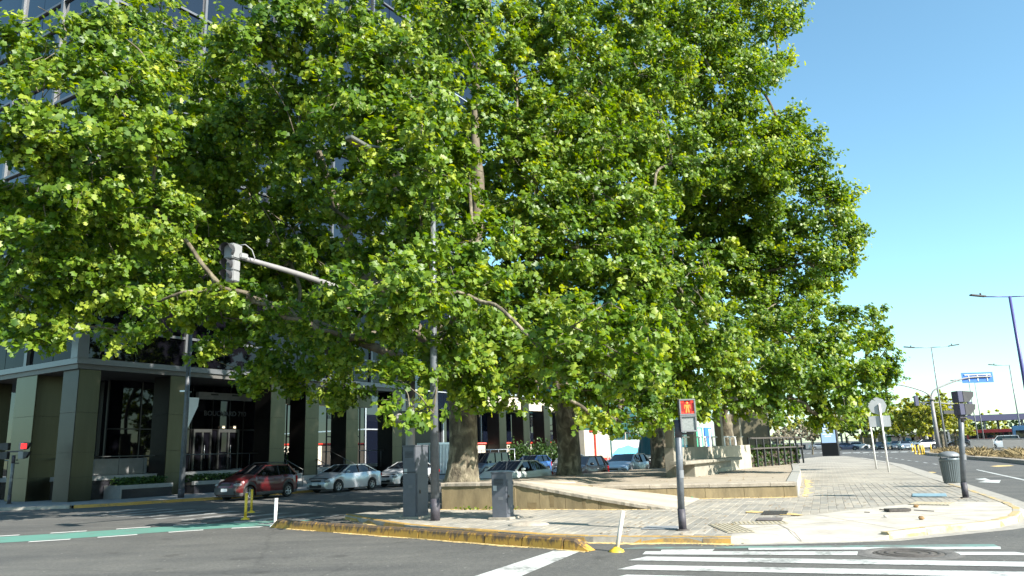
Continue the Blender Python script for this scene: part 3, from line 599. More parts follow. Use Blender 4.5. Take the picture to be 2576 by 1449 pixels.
# front wall with ramp
rw = thing('ramp_wall', 'stained tan retaining wall whose coping slopes down to the right', 'wall', (-2.41, 24.41, 0))
WO = Vector((-2.41, 24.41, 0)); wd_ = (Vector((4.35, 21.45, 0)) - WO); WLn = wd_.length; wd_.normalize(); wn = Vector((wd_.y, -wd_.x, 0))
def wtop(s):
    s1 = 2.5
    if s < s1: return .80
    t = (s - s1) / (WLn - s1); return .80 * (1 - t) ** 1.15 + .012
ss = [i * WLn / 40 for i in range(41)]
nseg = 8; cuts = [0, 1.15, 2.35, 3.3, 4.1, 5.1, 6.1, WLn - .02]
for a0, a1 in zip(cuts[:-1], cuts[1:]):
    mb = MB(); pts = [a0 + .006 + (a1 - a0 - .012) * i / 6 for i in range(7)]
    for i in range(6):
        p, q = wd_ * pts[i], wd_ * pts[i + 1]; b_ = -wn * .3
        zt, zu = wtop(pts[i]) - .10, wtop(pts[i + 1]) - .10
        if zt < .02 and zu < .02: continue
        zt, zu = max(zt, .001), max(zu, .001)
        mb.add([(p.x, p.y, -.1), (q.x, q.y, -.1), (q.x, q.y, zu), (p.x, p.y, zt)], [(0, 1, 2, 3)])
        if i in (0,): mb.add([(p.x, p.y, -.1), (p.x, p.y, zt), (p.x + b_.x, p.y + b_.y, zt), (p.x + b_.x, p.y + b_.y, -.1)], [(0, 1, 2, 3)])
        if i in (5,): mb.add([(q.x, q.y, -.1), (q.x, q.y, zu), (q.x + b_.x, q.y + b_.y, zu), (q.x + b_.x, q.y + b_.y, -.1)], [(0, 1, 2, 3)])
    if mb.f: mb.build('wall_panel', M['tan_wall'], rw)
mb = MB(); prev = None
for s in [i * WLn / 60 for i in range(61)]:
    p = wd_ * s; zt = wtop(s); j = random.uniform(-.012, .012); row = []
    depth = .45
    for o_, z_ in ((.045 + j, zt - .10), (.05 + j, zt - .02), (.03 + j, zt + .003), (-.4, zt + .004), (-.42, zt - .1)): row.append((p.x + wn.x * o_, p.y + wn.y * o_, max(z_, .003 if o_ < .0 else -.02)))
    if prev: mb.add(prev + row, [(k, k + 1, 6 + k, 5 + k) for k in range(4)])
    prev = row
mb.build('coping', M['coping'], rw)
for s0, z1, w_ in ((1.35, .72, .5), (3.6, .5, .16), (4.6, .42, .12), (5.15, .3, .05), (2.9, .2, .3)):
    p = wd_ * s0 + wn * .004; q = wd_ * (s0 + w_) + wn * .004; zt = min(z1, wtop(s0 + w_) - .11)
    pts = [(p.x, p.y, zt), (q.x, q.y, zt)]
    nst = 7
    for k in range(1, nst): t = k / nst; r_ = wd_ * (s0 + w_ * (1 - .25 * t * random.random())) + wn * .004; pts.append((r_.x, r_.y, zt * (1 - t)))
    for k in range(nst - 1, 0, -1): t = k / nst; r_ = wd_ * (s0 + w_ * .5 * t * random.random()) + wn * .004; pts.append((r_.x, r_.y, zt * (1 - t)))
    MB().poly(pts).build('stain', M['tan_stain'], rw)
# ramp surface between the wall and the terrace
rs = MB(); prev = None
for i in range(25):
    t = i / 24; s = 2.3 + (WLn - 2.3) * t; p = WO + wd_ * s - wn * .40; zt = wtop(s) + .001
    q = Vector((1.9, 26.5, 0)).lerp(Vector((5.9, 25.4, 0)), t); zq = .52 * (1 - t) ** 0.9 + .006
    if t == 0: zq = .62
    row = [(p.x, p.y, max(zt, .005)), (q.x, q.y, max(zq, .005))]
    if prev: rs.add(prev + row, [(0, 2, 3, 1)])
    prev = row
struct(rs.build('ramp', mat('ramp_concrete', (0.40, 0.345, 0.275), 0.92, var=0.15, scale=1.3, bump=0.3)))
# terrace front wall (right) with coping blocks
tw = thing('terrace_wall', 'low tan wall with thick coping at the sunny plaza corner', 'wall', (8.84, 24.85, 0))
TO = Vector((8.84, 24.85, 0)); tl = [Vector((2.5, 26.25, 0)) - TO, Vector((5.3, 25.53, 0)) - TO, Vector((8.84, 24.85, 0)) - TO]
L = resample(tl, 1.22)
for i in range(len(L) - 1):
    p, q = L[i], L[i + 1]; d = (q - p).normalized(); r = Vector((d.y, -d.x, 0)); p2, q2 = p + d * .005, q - d * .005; zt = .42 + .03 * (1 - i / len(L))
    mb = MB(); vs = []
    for e in (p2, q2):
        for o_, z_ in ((.03, -.05), (.03, zt - .11), (-.1, zt - .11), (-.1, -.05)): vs.append((e.x + r.x * o_, e.y + r.y * o_, z_))
    mb.add(vs, [(0, 4, 5, 1), (1, 5, 6, 2), (2, 6, 7, 3), (0, 1, 2, 3), (7, 6, 5, 4)]).build('wall_panel', M['tan_wall'], tw)
L = resample(tl, 1.9)
for i in range(len(L) - 1):
    p, q = L[i], L[i + 1]; d = (q - p).normalized(); r = Vector((d.y, -d.x, 0)); p2, q2 = p + d * .006, q - d * .006; zt = .455 + .03 * (1 - i / len(L)); mb = MB(); vs = []
    for e in (p2, q2):
        for o_, z_ in ((.06, zt - .12), (.065, zt - .03), (.045, zt), (-.35, zt + .002), (-.36, zt - .1)): vs.append((e.x + r.x * o_, e.y + r.y * o_, z_))
    mb.add(vs, [(k, k + 1, 6 + k, 5 + k) for k in range(4)] + [(0, 4, 3, 2, 1), (5, 6, 7, 8, 9)]).build('coping_block', M['coping'], tw)
L = resample([Vector((8.86, 24.9, 0)) - TO, Vector((13.2, 36.4, 0)) - TO, Vector((17.3, 48.2, 0)) - TO], 2.0)
for i in range(len(L) - 1):
    p, q = L[i], L[i + 1]; d = (q - p).normalized(); r = Vector((d.y, -d.x, 0)); p2, q2 = p + d * .006, q - d * .006; mb = MB(); vs = []
    for e in (p2, q2):
        for o_, z_ in ((.03, -.05), (.03, .46), (-.30, .462), (-.31, .35)): vs.append((e.x + r.x * o_, e.y + r.y * o_, z_))
    mb.add(vs, [(k, k + 1, 5 + k, 4 + k) for k in range(3)] + [(3, 2, 1, 0), (4, 5, 6, 7)]).build('edge_slab', M['stone_light'], tw)

# concrete bench and long low wall with pylons
bz = .44
bp0 = Vector((6.5, 30.9, bz)); bench = thing('concrete_bench', 'cantilevered concrete bench slab against the long low plaza wall', 'bench', tuple(bp0), A_ANG)
MB().bx(0.0, 3.0, -.55, .15, 0, .55).build('support', M['bench'], bench, .015)
MB().prism([(-1.6, -.75), (6.2, -.75), (6.2, -.1), (-1.6, -.1)], .55, .68).build('seat', M['bench'], bench, .02)
MB().bx(3.0, 5.2, -.5, .12, .28, .549).build('bracket', M['bench'], bench, .015)
lw = thing('long_wall', 'long low concrete wall with bright end face behind the bench', 'wall', tuple(bp0), A_ANG)
MB().bx(-.3, 4.4, .16, .55, 0, 1.2).build('wall_block', M['bench'], lw, .015)
MB().bx(4.42, 11.2, .16, .75, 0, 1.2).build('wall_block', mat('pale_bench_concrete', (0.33, 0.30, 0.235), 0.9, var=0.12, scale=2), lw, .015)
rail = thing('white_railing', 'white tubular railing standing on the long plaza wall', 'railing', tuple(bp0 + Vector((0, 0, 1.2))), A_ANG)
MB().tube([(-.2, .4, .42), (10.8, .4, .42)], .03, 8).build('rail', M['white_post'], rail)
for k in range(12): MB().bx(k * .95 - .2, k * .95 - .02, .38, .42, 0, .40).build('baluster', M['white_post'], rail)
for i, (s_, wd2, lb) in enumerate(((2.6, .42, 'thickest tall stone pylon rising from the plaza wall beside the minibus'), (6.6, .40, 'middle tall stone pylon of the plaza wall, by the plane tree trunk'), (9.8, .36, 'slim stone pylon at the far end of the plaza wall'), (-0.1, .30, 'short grey pylon right behind the red pedestrian signal'))):
    p = bp0 + A * s_ - N * .35
    o = MB().box((0, 0, 2.6 if i < 3 else 1.1), (wd2, .3, 5.2 if i < 3 else 2.2), 0).build('pylon', mat('pylon_stone', (0.20, 0.18, 0.13), 0.7, var=0.2, scale=2, stretch=(3, 3, .3)) if i == 0 else bpy.data.materials['pylon_stone'], None, .01)
    o.location = p; o.rotation_euler = (0, 0, A_ANG); tag(o, lb, 'pylon', 'pylons along the plaza wall')

# hedge fence at the end + olive billboard wall
def leaf_arrays(cent, nrm, size, tint, near=True, dirv=None):
    n = len(cent)
    if near:
        half = np.array([(0, -.02), (.50, .02), (.27, .30), (.53, .56), (0, 1.04)])
    else:
        half = np.array([(0, 0), (.46, .12), (.42, .62), (0, 1.0)])
    k = len(half); mir = half[1:-1] * [-1, 1]
    T = np.vstack([half, mir]); T = np.column_stack([T[:, 0], T[:, 1] - .4, -.22 * np.abs(T[:, 0]) - .10 * T[:, 1] ** 2])
    nv = len(T); r1 = list(range(k)); l1 = [0] + [k - 1] + [k + (k - 3) - i for i in range(k - 2)]
    faces = [r1, l1]
    z = nrm / np.linalg.norm(nrm, axis=1, keepdims=True)
    if dirv is None: dirv = rng.normal(size=(n, 3))
    y = dirv - (dirv * z).sum(1, keepdims=True) * z; y /= np.linalg.norm(y, axis=1, keepdims=True) + 1e-9
    x = np.cross(y, z)
    V = (cent[:, None, :] + size[:, None, None] * (T[None, :, 0:1] * x[:, None, :] + T[None, :, 1:2] * y[:, None, :] + T[None, :, 2:3] * z[:, None, :])).reshape(-1, 3)
    lp_ = np.array(sum(faces, [])); L_ = (np.arange(n)[:, None] * nv + lp_[None, :]).ravel()
    tot = np.tile(np.array([len(f) for f in faces]), n); st = np.concatenate([[0], np.cumsum(tot)[:-1]])
    return V, L_, st, tot, np.repeat(tint, nv), (x, y, z, T, faces)
def simple_leaves(name, cent, size, mat_, parent, near=False, up=.6):
    n = len(cent); nr = rng.normal(size=(n, 3)); nr[:, 2] += up
    V, L_, st, tot, ti, _ = leaf_arrays(cent, nr, np.full(n, size) * rng.uniform(.7, 1.3, n), rng.random(n), near)
    return stuff(link(name, arr_mesh(name, V, L_, st, tot, mat_, ti), parent))
hp0 = bp0 + A * 11.4 - N * .3
hf = thing('ivy_fence', 'ivy covered railing with dark bars at the end of the plaza wall', 'fence', tuple(hp0), A_ANG - .12)
for k in range(9): MB().bx(k * 1.05, k * 1.05 + .09, -.04, .04, 0, 1.55).build('bar', M['dark'], hf)
for z_ in (.95, 1.5): MB().bx(0, 8.6, -.05, .05, z_, z_ + .08).build('rail', M['iron'], hf)
cc = np.column_stack([rng.uniform(.1, 8.4, 1500), rng.uniform(.1, .5, 1500), rng.uniform(.02, 1.15, 1500)]); simple_leaves('ivy', cc, .16, M['leaf_dark'], hf)
MB().bx(.1, 8.4, .2, .45, 0, .9).build('planter_soil', M['wood_dark'], hf)
bb = thing('billboard', 'big plain olive panel standing behind the ivy fence', 'billboard', (15.3, 50.5, .42), math.radians(8))
MB().bx(-1.15, 1.25, -.06, .06, .1, 5.0).build('panel', M['olive'], bb, .01)
for x_ in (-1.2, 1.3): MB().bx(x_ - .05, x_ + .05, -.08, .08, -.5, 5.1).build('post', M['dark'], bb)

# ================================================================== STREET FURNITURE
def mat_get(n_, col, rough=.6): return bpy.data.materials.get(n_) or mat(n_, col, rough, var=.15)
def cabinet(px, py, wd2, dp, h, label, rz, door_z):
    t = thing('control_cabinet', label, 'cabinet', tuple(gp(px, py)), rz)
    MB().bx(-wd2 / 2, wd2 / 2, -dp / 2, dp / 2, .05, h).build('housing', M['cab_grey'], t, .012)
    MB().bx(-wd2 / 2 - .015, wd2 / 2 + .015, -dp / 2 - .015, dp / 2 + .015, h - .005, h + .03).build('lid', M['cab_grey'], t, .008)
    MB().bx(-wd2 / 2 - .08, wd2 / 2 + .12, -dp / 2 - .08, dp / 2 + .08, 0, .06).build('plinth', M['coping'], t, .01)
    MB().bx(wd2 / 2 + .001, wd2 / 2 + .02, -dp / 2 + .05, dp / 2 - .05, .15, door_z).build('door', M['cab_grey'], t, .006)
    for k in range(5): MB().bx(-wd2 / 2 + .08, wd2 / 2 - .08, -dp / 2 - .008, -dp / 2 + .002, h - .16 - k * .035, h - .145 - k * .035).build('vent', M['black'], t)
    MB().bx(-wd2 / 2 + .05, -wd2 / 2 + .15, -dp / 2 - .004, -dp / 2 - .001, h * .62, h * .62 + .13).build('sticker_remain', M['sign_back'], t)
    MB().bx(-.02, wd2 / 2 - .10, -dp / 2 - .004, -dp / 2 - .001, h * .42, h * .42 + .08).build('paint_patch', mat_get('cabinet_paint_patch', (.11, .115, .125)), t)
    for zz in (.25, door_z - .15): MB().tube([(wd2 / 2 + .02, dp / 2 - .04, zz), (wd2 / 2 + .02, dp / 2 - .04, zz + .09)], .014, 8).build('hinge', M['iron'], t)
    MB().bx(wd2 / 2 + .021, wd2 / 2 + .05, -.16, -.12, door_z * .55, door_z * .62).build('handle', M['iron'], t)
    return t
c1 = cabinet(1046, 1303, .42, .64, 1.93, 'tall dark grey control cabinet beside the lamp post at the kerb', math.radians(-26), 1.2)
MB().bx(-.215, .215, -.33, -.31, 1.22, 1.245).build('seam', M['black'], c1)
cabinet(1266, 1306, .42, .42, 1.16, 'short dark grey control cabinet in front of the tan ramp wall', math.radians(-25), 1.0)
mb = MB(); bl = gp(1330, 1322); mb.ell((bl.x, bl.y, .0), (.5, .3, .10), 14, 8); o = mb.build('mortar_lump', M['coping']); tag(o, 'lump of spilled mortar on the setts beside the short cabinet', 'mortar lump')

def post(name, px, py, h, r, m, label, lean=(0, 0), z=RZ, base=None, cat='bollard', group=None):
    t = thing(name, label, cat, tuple(gp(px, py, z)), 0, group)
    MB().tube([(0, 0, 0), (lean[0] * .5 * h, lean[1] * .5 * h, h * .5), (lean[0] * h, lean[1] * h, h)], r, 12).build('tube', m, t)
    if base: MB().lathe([(.14, 0), (.13, .03), (.07, .06), (r, .09)], n=14).build('foot', base, t)
    return t
post('marker_post', 691, 1325, .76, .045, M['white_post'], 'upright white marker post at the left end of the separator', (.03, 0), base=M['white_post'])
post('marker_post', 617, 1307, .80, .045, M['yellow_post'], 'nearer yellow marker post beside the green cycle lane', (0, .02), base=M['yellow_post'])
post('marker_post', 632, 1290, .80, .042, M['yellow_post'], 'farther yellow marker post in tree shade, behind another yellow one', (0, 0), base=M['yellow_post'])
post('marker_post', 1551, 1388, .70, .038, M['dirty_post'], 'leaning dirty white marker post at the right end of the separator', (.24, .05), base=M['yellow_post'])

def signal_box(mb, c, w_, h_, d_, rz=0): mb.box(c, (w_, d_, h_), rz)
def ped_signal(px, py, label, rz, h=2.66, r=.075, head_dx=.26, lean=(0, 0)):
    t = thing('pedestrian_signal', label, 'traffic signal', tuple(gp(px, py)), rz)
    MB().tube([(0, 0, .42), (lean[0] * .5, 0, h * .5), (lean[0], 0, h * .83)], r, 14).build('pole', M['pole_grey'], t)
    MB().tube([(0, 0, 0), (0, 0, .43)], r + .008, 14).build('pole_foot', M['pole_base'], t)
    MB().tube([(lean[0] * .85, 0, h * .70), (lean[0], 0, h * .835)], r + .006, 14).build('pole_cap', M['pole_base'], t)
    for zz, hh in ((1.05, .16), (1.42, .09)): MB().tube([(lean[0] * zz / h * 1.15, 0, zz), (lean[0] * (zz + hh) / h * 1.15, 0, zz + hh)], r + .0025, 14, cap=False).build('sticker_remain', mat_get('sticker_paper', (.15, .155, .165)), t)
    MB().lathe([(r + .07, 0), (r + .07, .02), (r + .01, .035)], n=16).build('base_flange', M['iron'], t)
    return t
# middle one: red figure lit, facing the camera
t = ped_signal(1718, 1335, 'pedestrian signal with lit red figure standing in front of the bench', math.radians(-5), 2.68, .072, lean=(.07, 0))
hx = .37
for nm, z0 in (('red_head', 2.32), ('green_head', 1.98)):
    hd = MB().box((hx - .10, 0, z0 + .17), (.34, .26, .33)).build(nm, M['dark'], t, .02)
    fr = MB()
    for a_, b_, c_, d_ in ((-.17, .17, .135, .17), (-.17, .17, -.17, -.135), (-.17, -.135, -.135, .135), (.135, .17, -.135, .135)): fr.bx(hx - .10 + a_, hx - .10 + b_, -.17, -.128, z0 + .17 + c_, z0 + .17 + d_)
    fr.build('frame', mat_get('signal_frame_grey', (.16, .16, .165)), hd, .006)
    MB().bx(hx - .235, hx + .035, -.138, -.131, z0 + .035, z0 + .305).build('lens', emis('dark_red_lens', (0.20, .006, .003), .35) if nm == 'red_head' else mat('grey_lens', (.22, .23, .22), .3, var=.2, scale=30), hd)
    if nm == 'red_head':
        fg = MB(); y = -.142; cx_ = hx - .10; cz = z0 + .17
        fg.lathe([(0, -.003), (.026, -.003), (.026, .003), (0, .003)], (cx_, y, cz + .085), 12, 'y')
        for q in (((-.045, .052), (.045, .052), (.03, -.02), (-.03, -.02)), ((-.03, -.02), (-.004, -.02), (-.012, -.115), (-.045, -.115)), ((.004, -.02), (.03, -.02), (.045, -.115), (.012, -.115)), ((-.062, .05), (-.045, .052), (-.05, -.03), (-.066, -.03)), ((.045, .052), (.062, .05), (.066, -.03), (.05, -.03))):
            fg.add([(cx_ + x_, y + e, cz + z_) for e in (.003, -.003) for x_, z_ in q], [(0, 1, 2, 3), (7, 6, 5, 4), (0, 4, 5, 1), (1, 5, 6, 2), (2, 6, 7, 3), (3, 7, 4, 0)])
        fg.build('red_figure', emis('lit_red_figure', (1.0, .09, .015), 1.5), hd)
        ecm = emis('lit_red_corner', (1.0, .03, .012), .8)
        for sx in (-1, 1):
            for sz in (-1, 1): MB().box((cx_ + sx * .10, y, cz + sz * .11), (.05, .004, .035)).build('lit_corner', ecm, hd)
MB().bx(.05, .38, -.03, .03, 1.93, 1.97).build('bracket', M['pole_base'], t)
# right one, seen from the side
t = ped_signal(2430, 1253, 'pedestrian signal seen edge on with two dark visors, beside the litter bin', 0, 3.0, .075, lean=(.24, 0))
for z0 in (2.30, 2.66):
    hd = MB().box((.20, .0, z0 + .17), (.16, .33, .33)).build('signal_head', mat('violet_grey_plastic', (.05, .05, .095), .5) if z0 < 2.5 else bpy.data.materials['violet_grey_plastic'], t, .015)
    MB().add([(.285, -.16, z0), (.285, .16, z0), (.285, .16, z0 + .33), (.285, -.16, z0 + .33), (.44, -.15, z0 + .02), (.44, .15, z0 + .02), (.60, .15, z0 + .30), (.60, -.15, z0 + .30), (.58, -.15, z0 + .17), (.58, .15, z0 + .17)],
             [(0, 3, 7, 8, 4), (1, 5, 9, 6, 2), (3, 2, 6, 7), (0, 4, 5, 1), (4, 8, 9, 5), (8, 7, 6, 9)]).build('visor', M['dark'], hd)
MB().bx(.14, .30, -.1, .1, 2.22, 2.30).build('bracket', M['pole_base'], t)
# left one on the offices' corner: two double heads
t = ped_signal(22, 1268, 'pedestrian signal with two twin heads at the office corner', math.radians(10), 2.75, .075)
for sx in (-1, 1):
    for z0, em in ((2.55, sx > 0), (2.12, False)):
        hd = MB().box((sx * .36, 0, z0 + .18), (.24, .30, .36)).build('signal_head', M['signal_grey'] if sx > 0 else M['dark'], t, .015)
        MB().add([(sx * .48, -.15, z0 + .02), (sx * .48, .15, z0 + .02), (sx * .48, .15, z0 + .35), (sx * .48, -.15, z0 + .35), (sx * .58, -.14, z0 + .05), (sx * .58, .14, z0 + .05), (sx * .74, .14, z0 + .34), (sx * .74, -.14, z0 + .34)],
                 [(0, 3, 7, 4), (1, 5, 6, 2), (3, 2, 6, 7), (0, 4, 5, 1)]).build('visor', M['dark'], hd)
        if em: MB().bx(sx * .36 - .02, sx * .36 + .24, -.158, -.152, z0 + .05, z0 + .31).build('lens', emis('lit_red_lens', (.8, .02, .02), 1.0), hd)
MB().bx(-.36, .36, -.03, .03, 2.45, 2.52).build('bracket', M['pole_base'], t)

# traffic light on its long arm
mp_ = gp(1033, 1291); tl_ = thing('traffic_light', 'grey traffic light hung over the road from a long tilted mast arm', 'traffic signal', tuple(mp_))
HD = at(588, 640, 18.2) - mp_; TOP = at(1033, 800, mp_.y) - mp_
MB().tube([(0, 0, 0), (0, 0, TOP.z * .5), (0, 0, TOP.z)], [.15, .14, .12], 16).build('mast', M['mast_grey'], tl_)
MB().tube([(0, 0, 3.4), (0, 0, 4.2)], .155, 16).build('collar', M['dark'], tl_)
armp = [Vector((0, 0, TOP.z - .05)).lerp(HD + Vector((.12, .1, -.05)), t_) + Vector((0, 0, .16 * math.sin(PI * t_) )) for t_ in [i / 10 for i in range(11)]]
MB().tube(armp, [.105 - .045 * i / 10 for i in range(11)], 14).build('arm', M['mast_grey'], tl_)
ad_ = (armp[-1] - armp[0]); adl = math.atan2(ad_.y, ad_.x)
hc = HD
big = MB().box((hc.x - .02, hc.y, hc.z + .06), (.34, .30, .38), adl + .25).build('upper_head', M['signal_grey'], tl_, .025)
for k in (1, 2): MB().box((hc.x, hc.y, hc.z + .06 - .19 - .03 - (k - .5) * .275), (.25, .24, .262), adl + .25).build('lower_head', M['signal_grey'], tl_, .02)
for k, (r_, zz) in enumerate(((.17, .06), (.125, -.30), (.125, -.575))):
    d_ = Vector((math.cos(adl + .25), math.sin(adl + .25), 0)); st_ = Vector((hc.x, hc.y, hc.z + zz)) + d_ * .15; n_ = 14; vs = []; fs = []
    side = Vector((-d_.y, d_.x, 0))
    for i in range(n_ + 1):
        a_ = -.25 * PI + 1.5 * PI * i / n_; e = side * (r_ * math.cos(a_)) + Vector((0, 0, r_ * math.sin(a_))); vs += [st_ + e, st_ + e + d_ * (.20 if 2 < i < 12 else .10)]
    for i in range(n_): fs.append((2 * i, 2 * i + 2, 2 * i + 3, 2 * i + 1))
    MB().add(vs, fs).build('visor', M['dark'], tl_)
MB().tube([(hc.x + .1, hc.y + .05, hc.z + .24), (hc.x + .25, hc.y + .08, hc.z + .27), (hc.x + .40, hc.y + .15, hc.z + .14), (hc.x + .46, hc.y + .2, hc.z - .05), (hc.x + .44, hc.y + .2, hc.z - .12)], .014, 6).build('cable', M['signal_grey'], tl_)
MB().box((hc.x + .2, hc.y + .1, hc.z - .03), (.22, .14, .14), adl).build('clamp', M['signal_grey'], tl_, .02)
for k in (0, 1):
    p = MB().lathe([(.02, -.14), (.13, -.14), (.14, .16), (.10, .18), (0, .18)], (0, 0, 0), 18, 'y').build('siren_lamp', M['mast_grey'], tl_)
    p.location = (-.38, -.05, 3.22 - .0 + (k - .5) * .42 - .2); p.rotation_euler = (0, 0, .6)
MB().bx(-.36, 0, -.03, .03, 2.95, 3.02).build('lamp_bracket', M['dark'], tl_)

# lamp post 
lpz = gp(1095, 1310); lp1 = thing('street_lamp', 'tall grey street lamp rising through the nearest plane tree', 'street lamp', tuple(lpz))
MB().tube([(0, 0, .55), (0, 0, 5), (0.05, 0, 10.7)], [.115, .095, .06], 14).build('pole', M['pole_grey'], lp1)
MB().tube([(0, 0, 0), (0, 0, .56)], .125, 14).build('pole_foot', M['pole_base'], lp1)
hd = at(903, 362, 19.0) - lpz
MB().tube([(0.05, 0, 10.6), (hd.x * .5, hd.y * .5, hd.z + .1), (hd.x, hd.y, hd.z)], .035, 8).build('arm', M['pole_grey'], lp1)
o = MB().prism([(-.42, -.12), (.3, -.17), (.42, -.1), (.42, .1), (.3, .17), (-.42, .12)], -.05, .05).build('lamp_head', mat('grey_green_lamp', (.10, .105, .09), .5), lp1, .015); o.location = hd; o.rotation_euler = (0, .12, math.atan2(-hd.y, -hd.x) + .35)
ln = MB().bx(-.36, .0, -.1, .1, -.058, -.051).build('lamp_lens', mat('lamp_lens', (.18, .16, .10), .3), o)
# pole with edge-on sign by the offices
pp = gp(455, 1252); sg = thing('sign_pole', 'weathered grey pole with an edge-on white sign before the office entrance', 'pole', tuple(pp))
MB().tube([(0, 0, .4), (0, 0, 4), (.0, 0, 9.8)], [.14, .12, .09], 12).build('pole', M['pole_grey'], sg); MB().tube([(0, 0, 0), (0, 0, .42)], .15, 12).build('pole_foot', M['pole_base'], sg)
MB().add([(.16, -.05, 4.9), (.50, .3, 4.9), (.46, .28, 4.45), (.16, -.05, 3.4), (.16, -.02, 4.9), (.50, .33, 4.9), (.46, .31, 4.45), (.16, -.02, 3.4)], [(0, 1, 2, 3), (7, 6, 5, 4), (0, 4, 5, 1), (1, 5, 6, 2), (2, 6, 7, 3), (3, 7, 4, 0)]).build('sign_plate', M['white_board'], sg)
MB().bx(-.35, -.1, -.05, .05, 5.2, 5.27).build('clamp', M['alu'], sg)

# litter bin
bn = thing('litter_bin', 'ribbed grey litter bin with domed lid hung beside the avenue kerb', 'bin', tuple(gp(2398, 1224)), math.radians(-5))
MB().lathe([(0, .13), (.27, .13), (.30, .15), (.355, .92), (.37, .93), (.37, 1.0), (.33, 1.0), (.33, .95)], n=28).build('barrel', mat('bin_grey', (.13, .155, .165), .4, .2), bn)
for k in range(30):
    a_ = 2 * PI * k / 30; MB().bar((.30 * math.cos(a_), .30 * math.sin(a_), .19), (.352 * math.cos(a_), .352 * math.sin(a_), .89), .022, .02).build('rib', bpy.data.materials['bin_grey'], bn)
MB().lathe([(.39, 1.06), (.40, 1.09), (.34, 1.17), (.2, 1.23), (0, 1.25)], n=28).build('lid', M['lamp_grey'], bn)
MB().tube([(.43, 0, 0), (.43, 0, 1.05), (.40, 0, 1.12)], .03, 8).build('post', M['lamp_grey'], bn)
for a_ in (0, 2.1, 4.2): MB().bar((.36 * math.cos(a_), .36 * math.sin(a_), .98), (.36 * math.cos(a_), .36 * math.sin(a_), 1.08), .03, .03).build('strut', M['lamp_grey'], bn)
bn.scale = (.9, .9, .97)
# two white sign posts
for (px, py, hgt, plates, lb) in ((2236, 1188, 3.55, True, 'nearer white sign post carrying an octagonal plate seen from behind'), (2205, 1180, 3.2, False, 'farther white sign post partly behind the leaves')):
    t = thing('sign_post', lb, 'sign post', tuple(gp(px, py)), math.radians(-20)); MB().tube([(0, 0, 0), (-.03, 0, hgt)], .048, 10).build('pole', M['white_post'], t)
    if plates:
        MB().lathe([(0, -.012), (.46, -.012), (.46, .012), (0, .012)], (-.12, .07, 3.45), 8, 'y', smooth=False).build('octagon_plate', M['sign_back'], t)
        MB().bx(-.62, .42, .055, .075, 2.35, 2.92).build('square_plate', M['sign_back'], t)
# display panel (kiosk)
k1, k2 = gp(2073, 1147), gp(2111, 1147); kc = (k1 + k2) / 2; ks = thing('display_panel', 'free standing advertising panel with lit blue screen on the plaza tip', 'advertising panel', tuple(kc), math.atan2((k2 - k1).y * .2, (k2 - k1).x))
MB().bx(-.98, .98, -.2, .2, 0, 1.35).build('base', M['black'], ks, .03); MB().bx(-.98, .98, -.2, .2, 1.351, 3.9).build('frame', M['dark'], ks, .03)
MB().bx(-.84, .84, -.215, -.202, 1.5, 3.8).build('screen', emis('blue_grey_screen', (.28, .40, .55), .55), ks)
mb = MB()
for z_, w_ in ((3.3, .6), (3.05, .7), (2.75, .5), (2.45, .65), (2.2, .4)): mb.bx(-w_, w_ * .8, -.222, -.216, z_, z_ + .09)
mb.build('screen_text', emis('pale_screen_text', (.75, .82, .85), .6), ks)
# plates, grates, tactile tiles, debris on the pavement
def plate(name, label, px, py, lx, ly, m, rz, cat, h=.02, slots=0):
    p = gp(px, py); t = thing(name, label, cat, (p.x, p.y, .012), rz); MB().bx(-lx / 2, lx / 2, -ly / 2, ly / 2, 0, h).build('plate', m, t, .004)
    for k in range(slots): x_ = -lx / 2 + lx * (k + .5) / slots; MB().bx(x_ - .012, x_ + .012, -ly / 2 + .03, ly / 2 - .03, h + .0005, h + .004).build('slot', M['black'], t)
    return t
ra = ang2
plate('drain_grate', 'rusty slotted drain grate among the setts with sand at both ends', 1950, 1292, .58, .95, M['iron'], ra, 'drain grate', slots=9)
plate('access_plate', 'plain dark access plate behind the tactile strip', 1937, 1308, .55, .55, mat('access_iron', (.15, .13, .125), .7, .2, var=.2), ra, 'access plate')
plate('kerb_inlet', 'dark drain slab broken out of the white concrete corner', 2258, 1287, .52, .28, M['iron'], 0, 'drain slab', .06)
plate('access_plate', 'pale blue steel plate in the pavement before the right signal', 2338, 1247, .9, 1.2, M['steel_plate'], ra - .1, 'access plate')
plate('access_plate', 'pair of grey blank slabs left of the red pedestrian signal', 1665, 1330, .75, .6, mat('slab_grey', (.20, .21, .22), .8, var=.15), ra, 'access plate')
def tactile(label, px, py, lx, ly, rz):
    p = gp(px, py); t = thing('tactile_strip', label, 'tactile paving', (p.x, p.y, .010), rz); MB().bx(-lx / 2, lx / 2, -ly / 2, ly / 2, 0, .012).build('tile_base', mat('tactile_base', (.32, .29, .225), .9, var=.15) if 'tactile_base' not in bpy.data.materials else bpy.data.materials['tactile_base'], t)
    n_ = max(3, int(lx / .085))
    for k in range(n_): x_ = -lx / 2 + lx * (k + .5) / n_; MB().bx(x_ - .016, x_ + .016, -ly / 2 + .02, ly / 2 - .02, .0125, .019).build('ridge', M['tactile'], t)
tactile('yellow ridged tactile strip running back from the yellow kerb end', 1838, 1330, .55, 1.7, ra + .35)
tactile('yellow ridged tactile strip behind the dropped white kerb', 1912, 1317, 1.1, .5, ra + .2)
tactile('faint yellow tactile strip near the right signal pole', 2345, 1268, .95, .9, ra - .3)
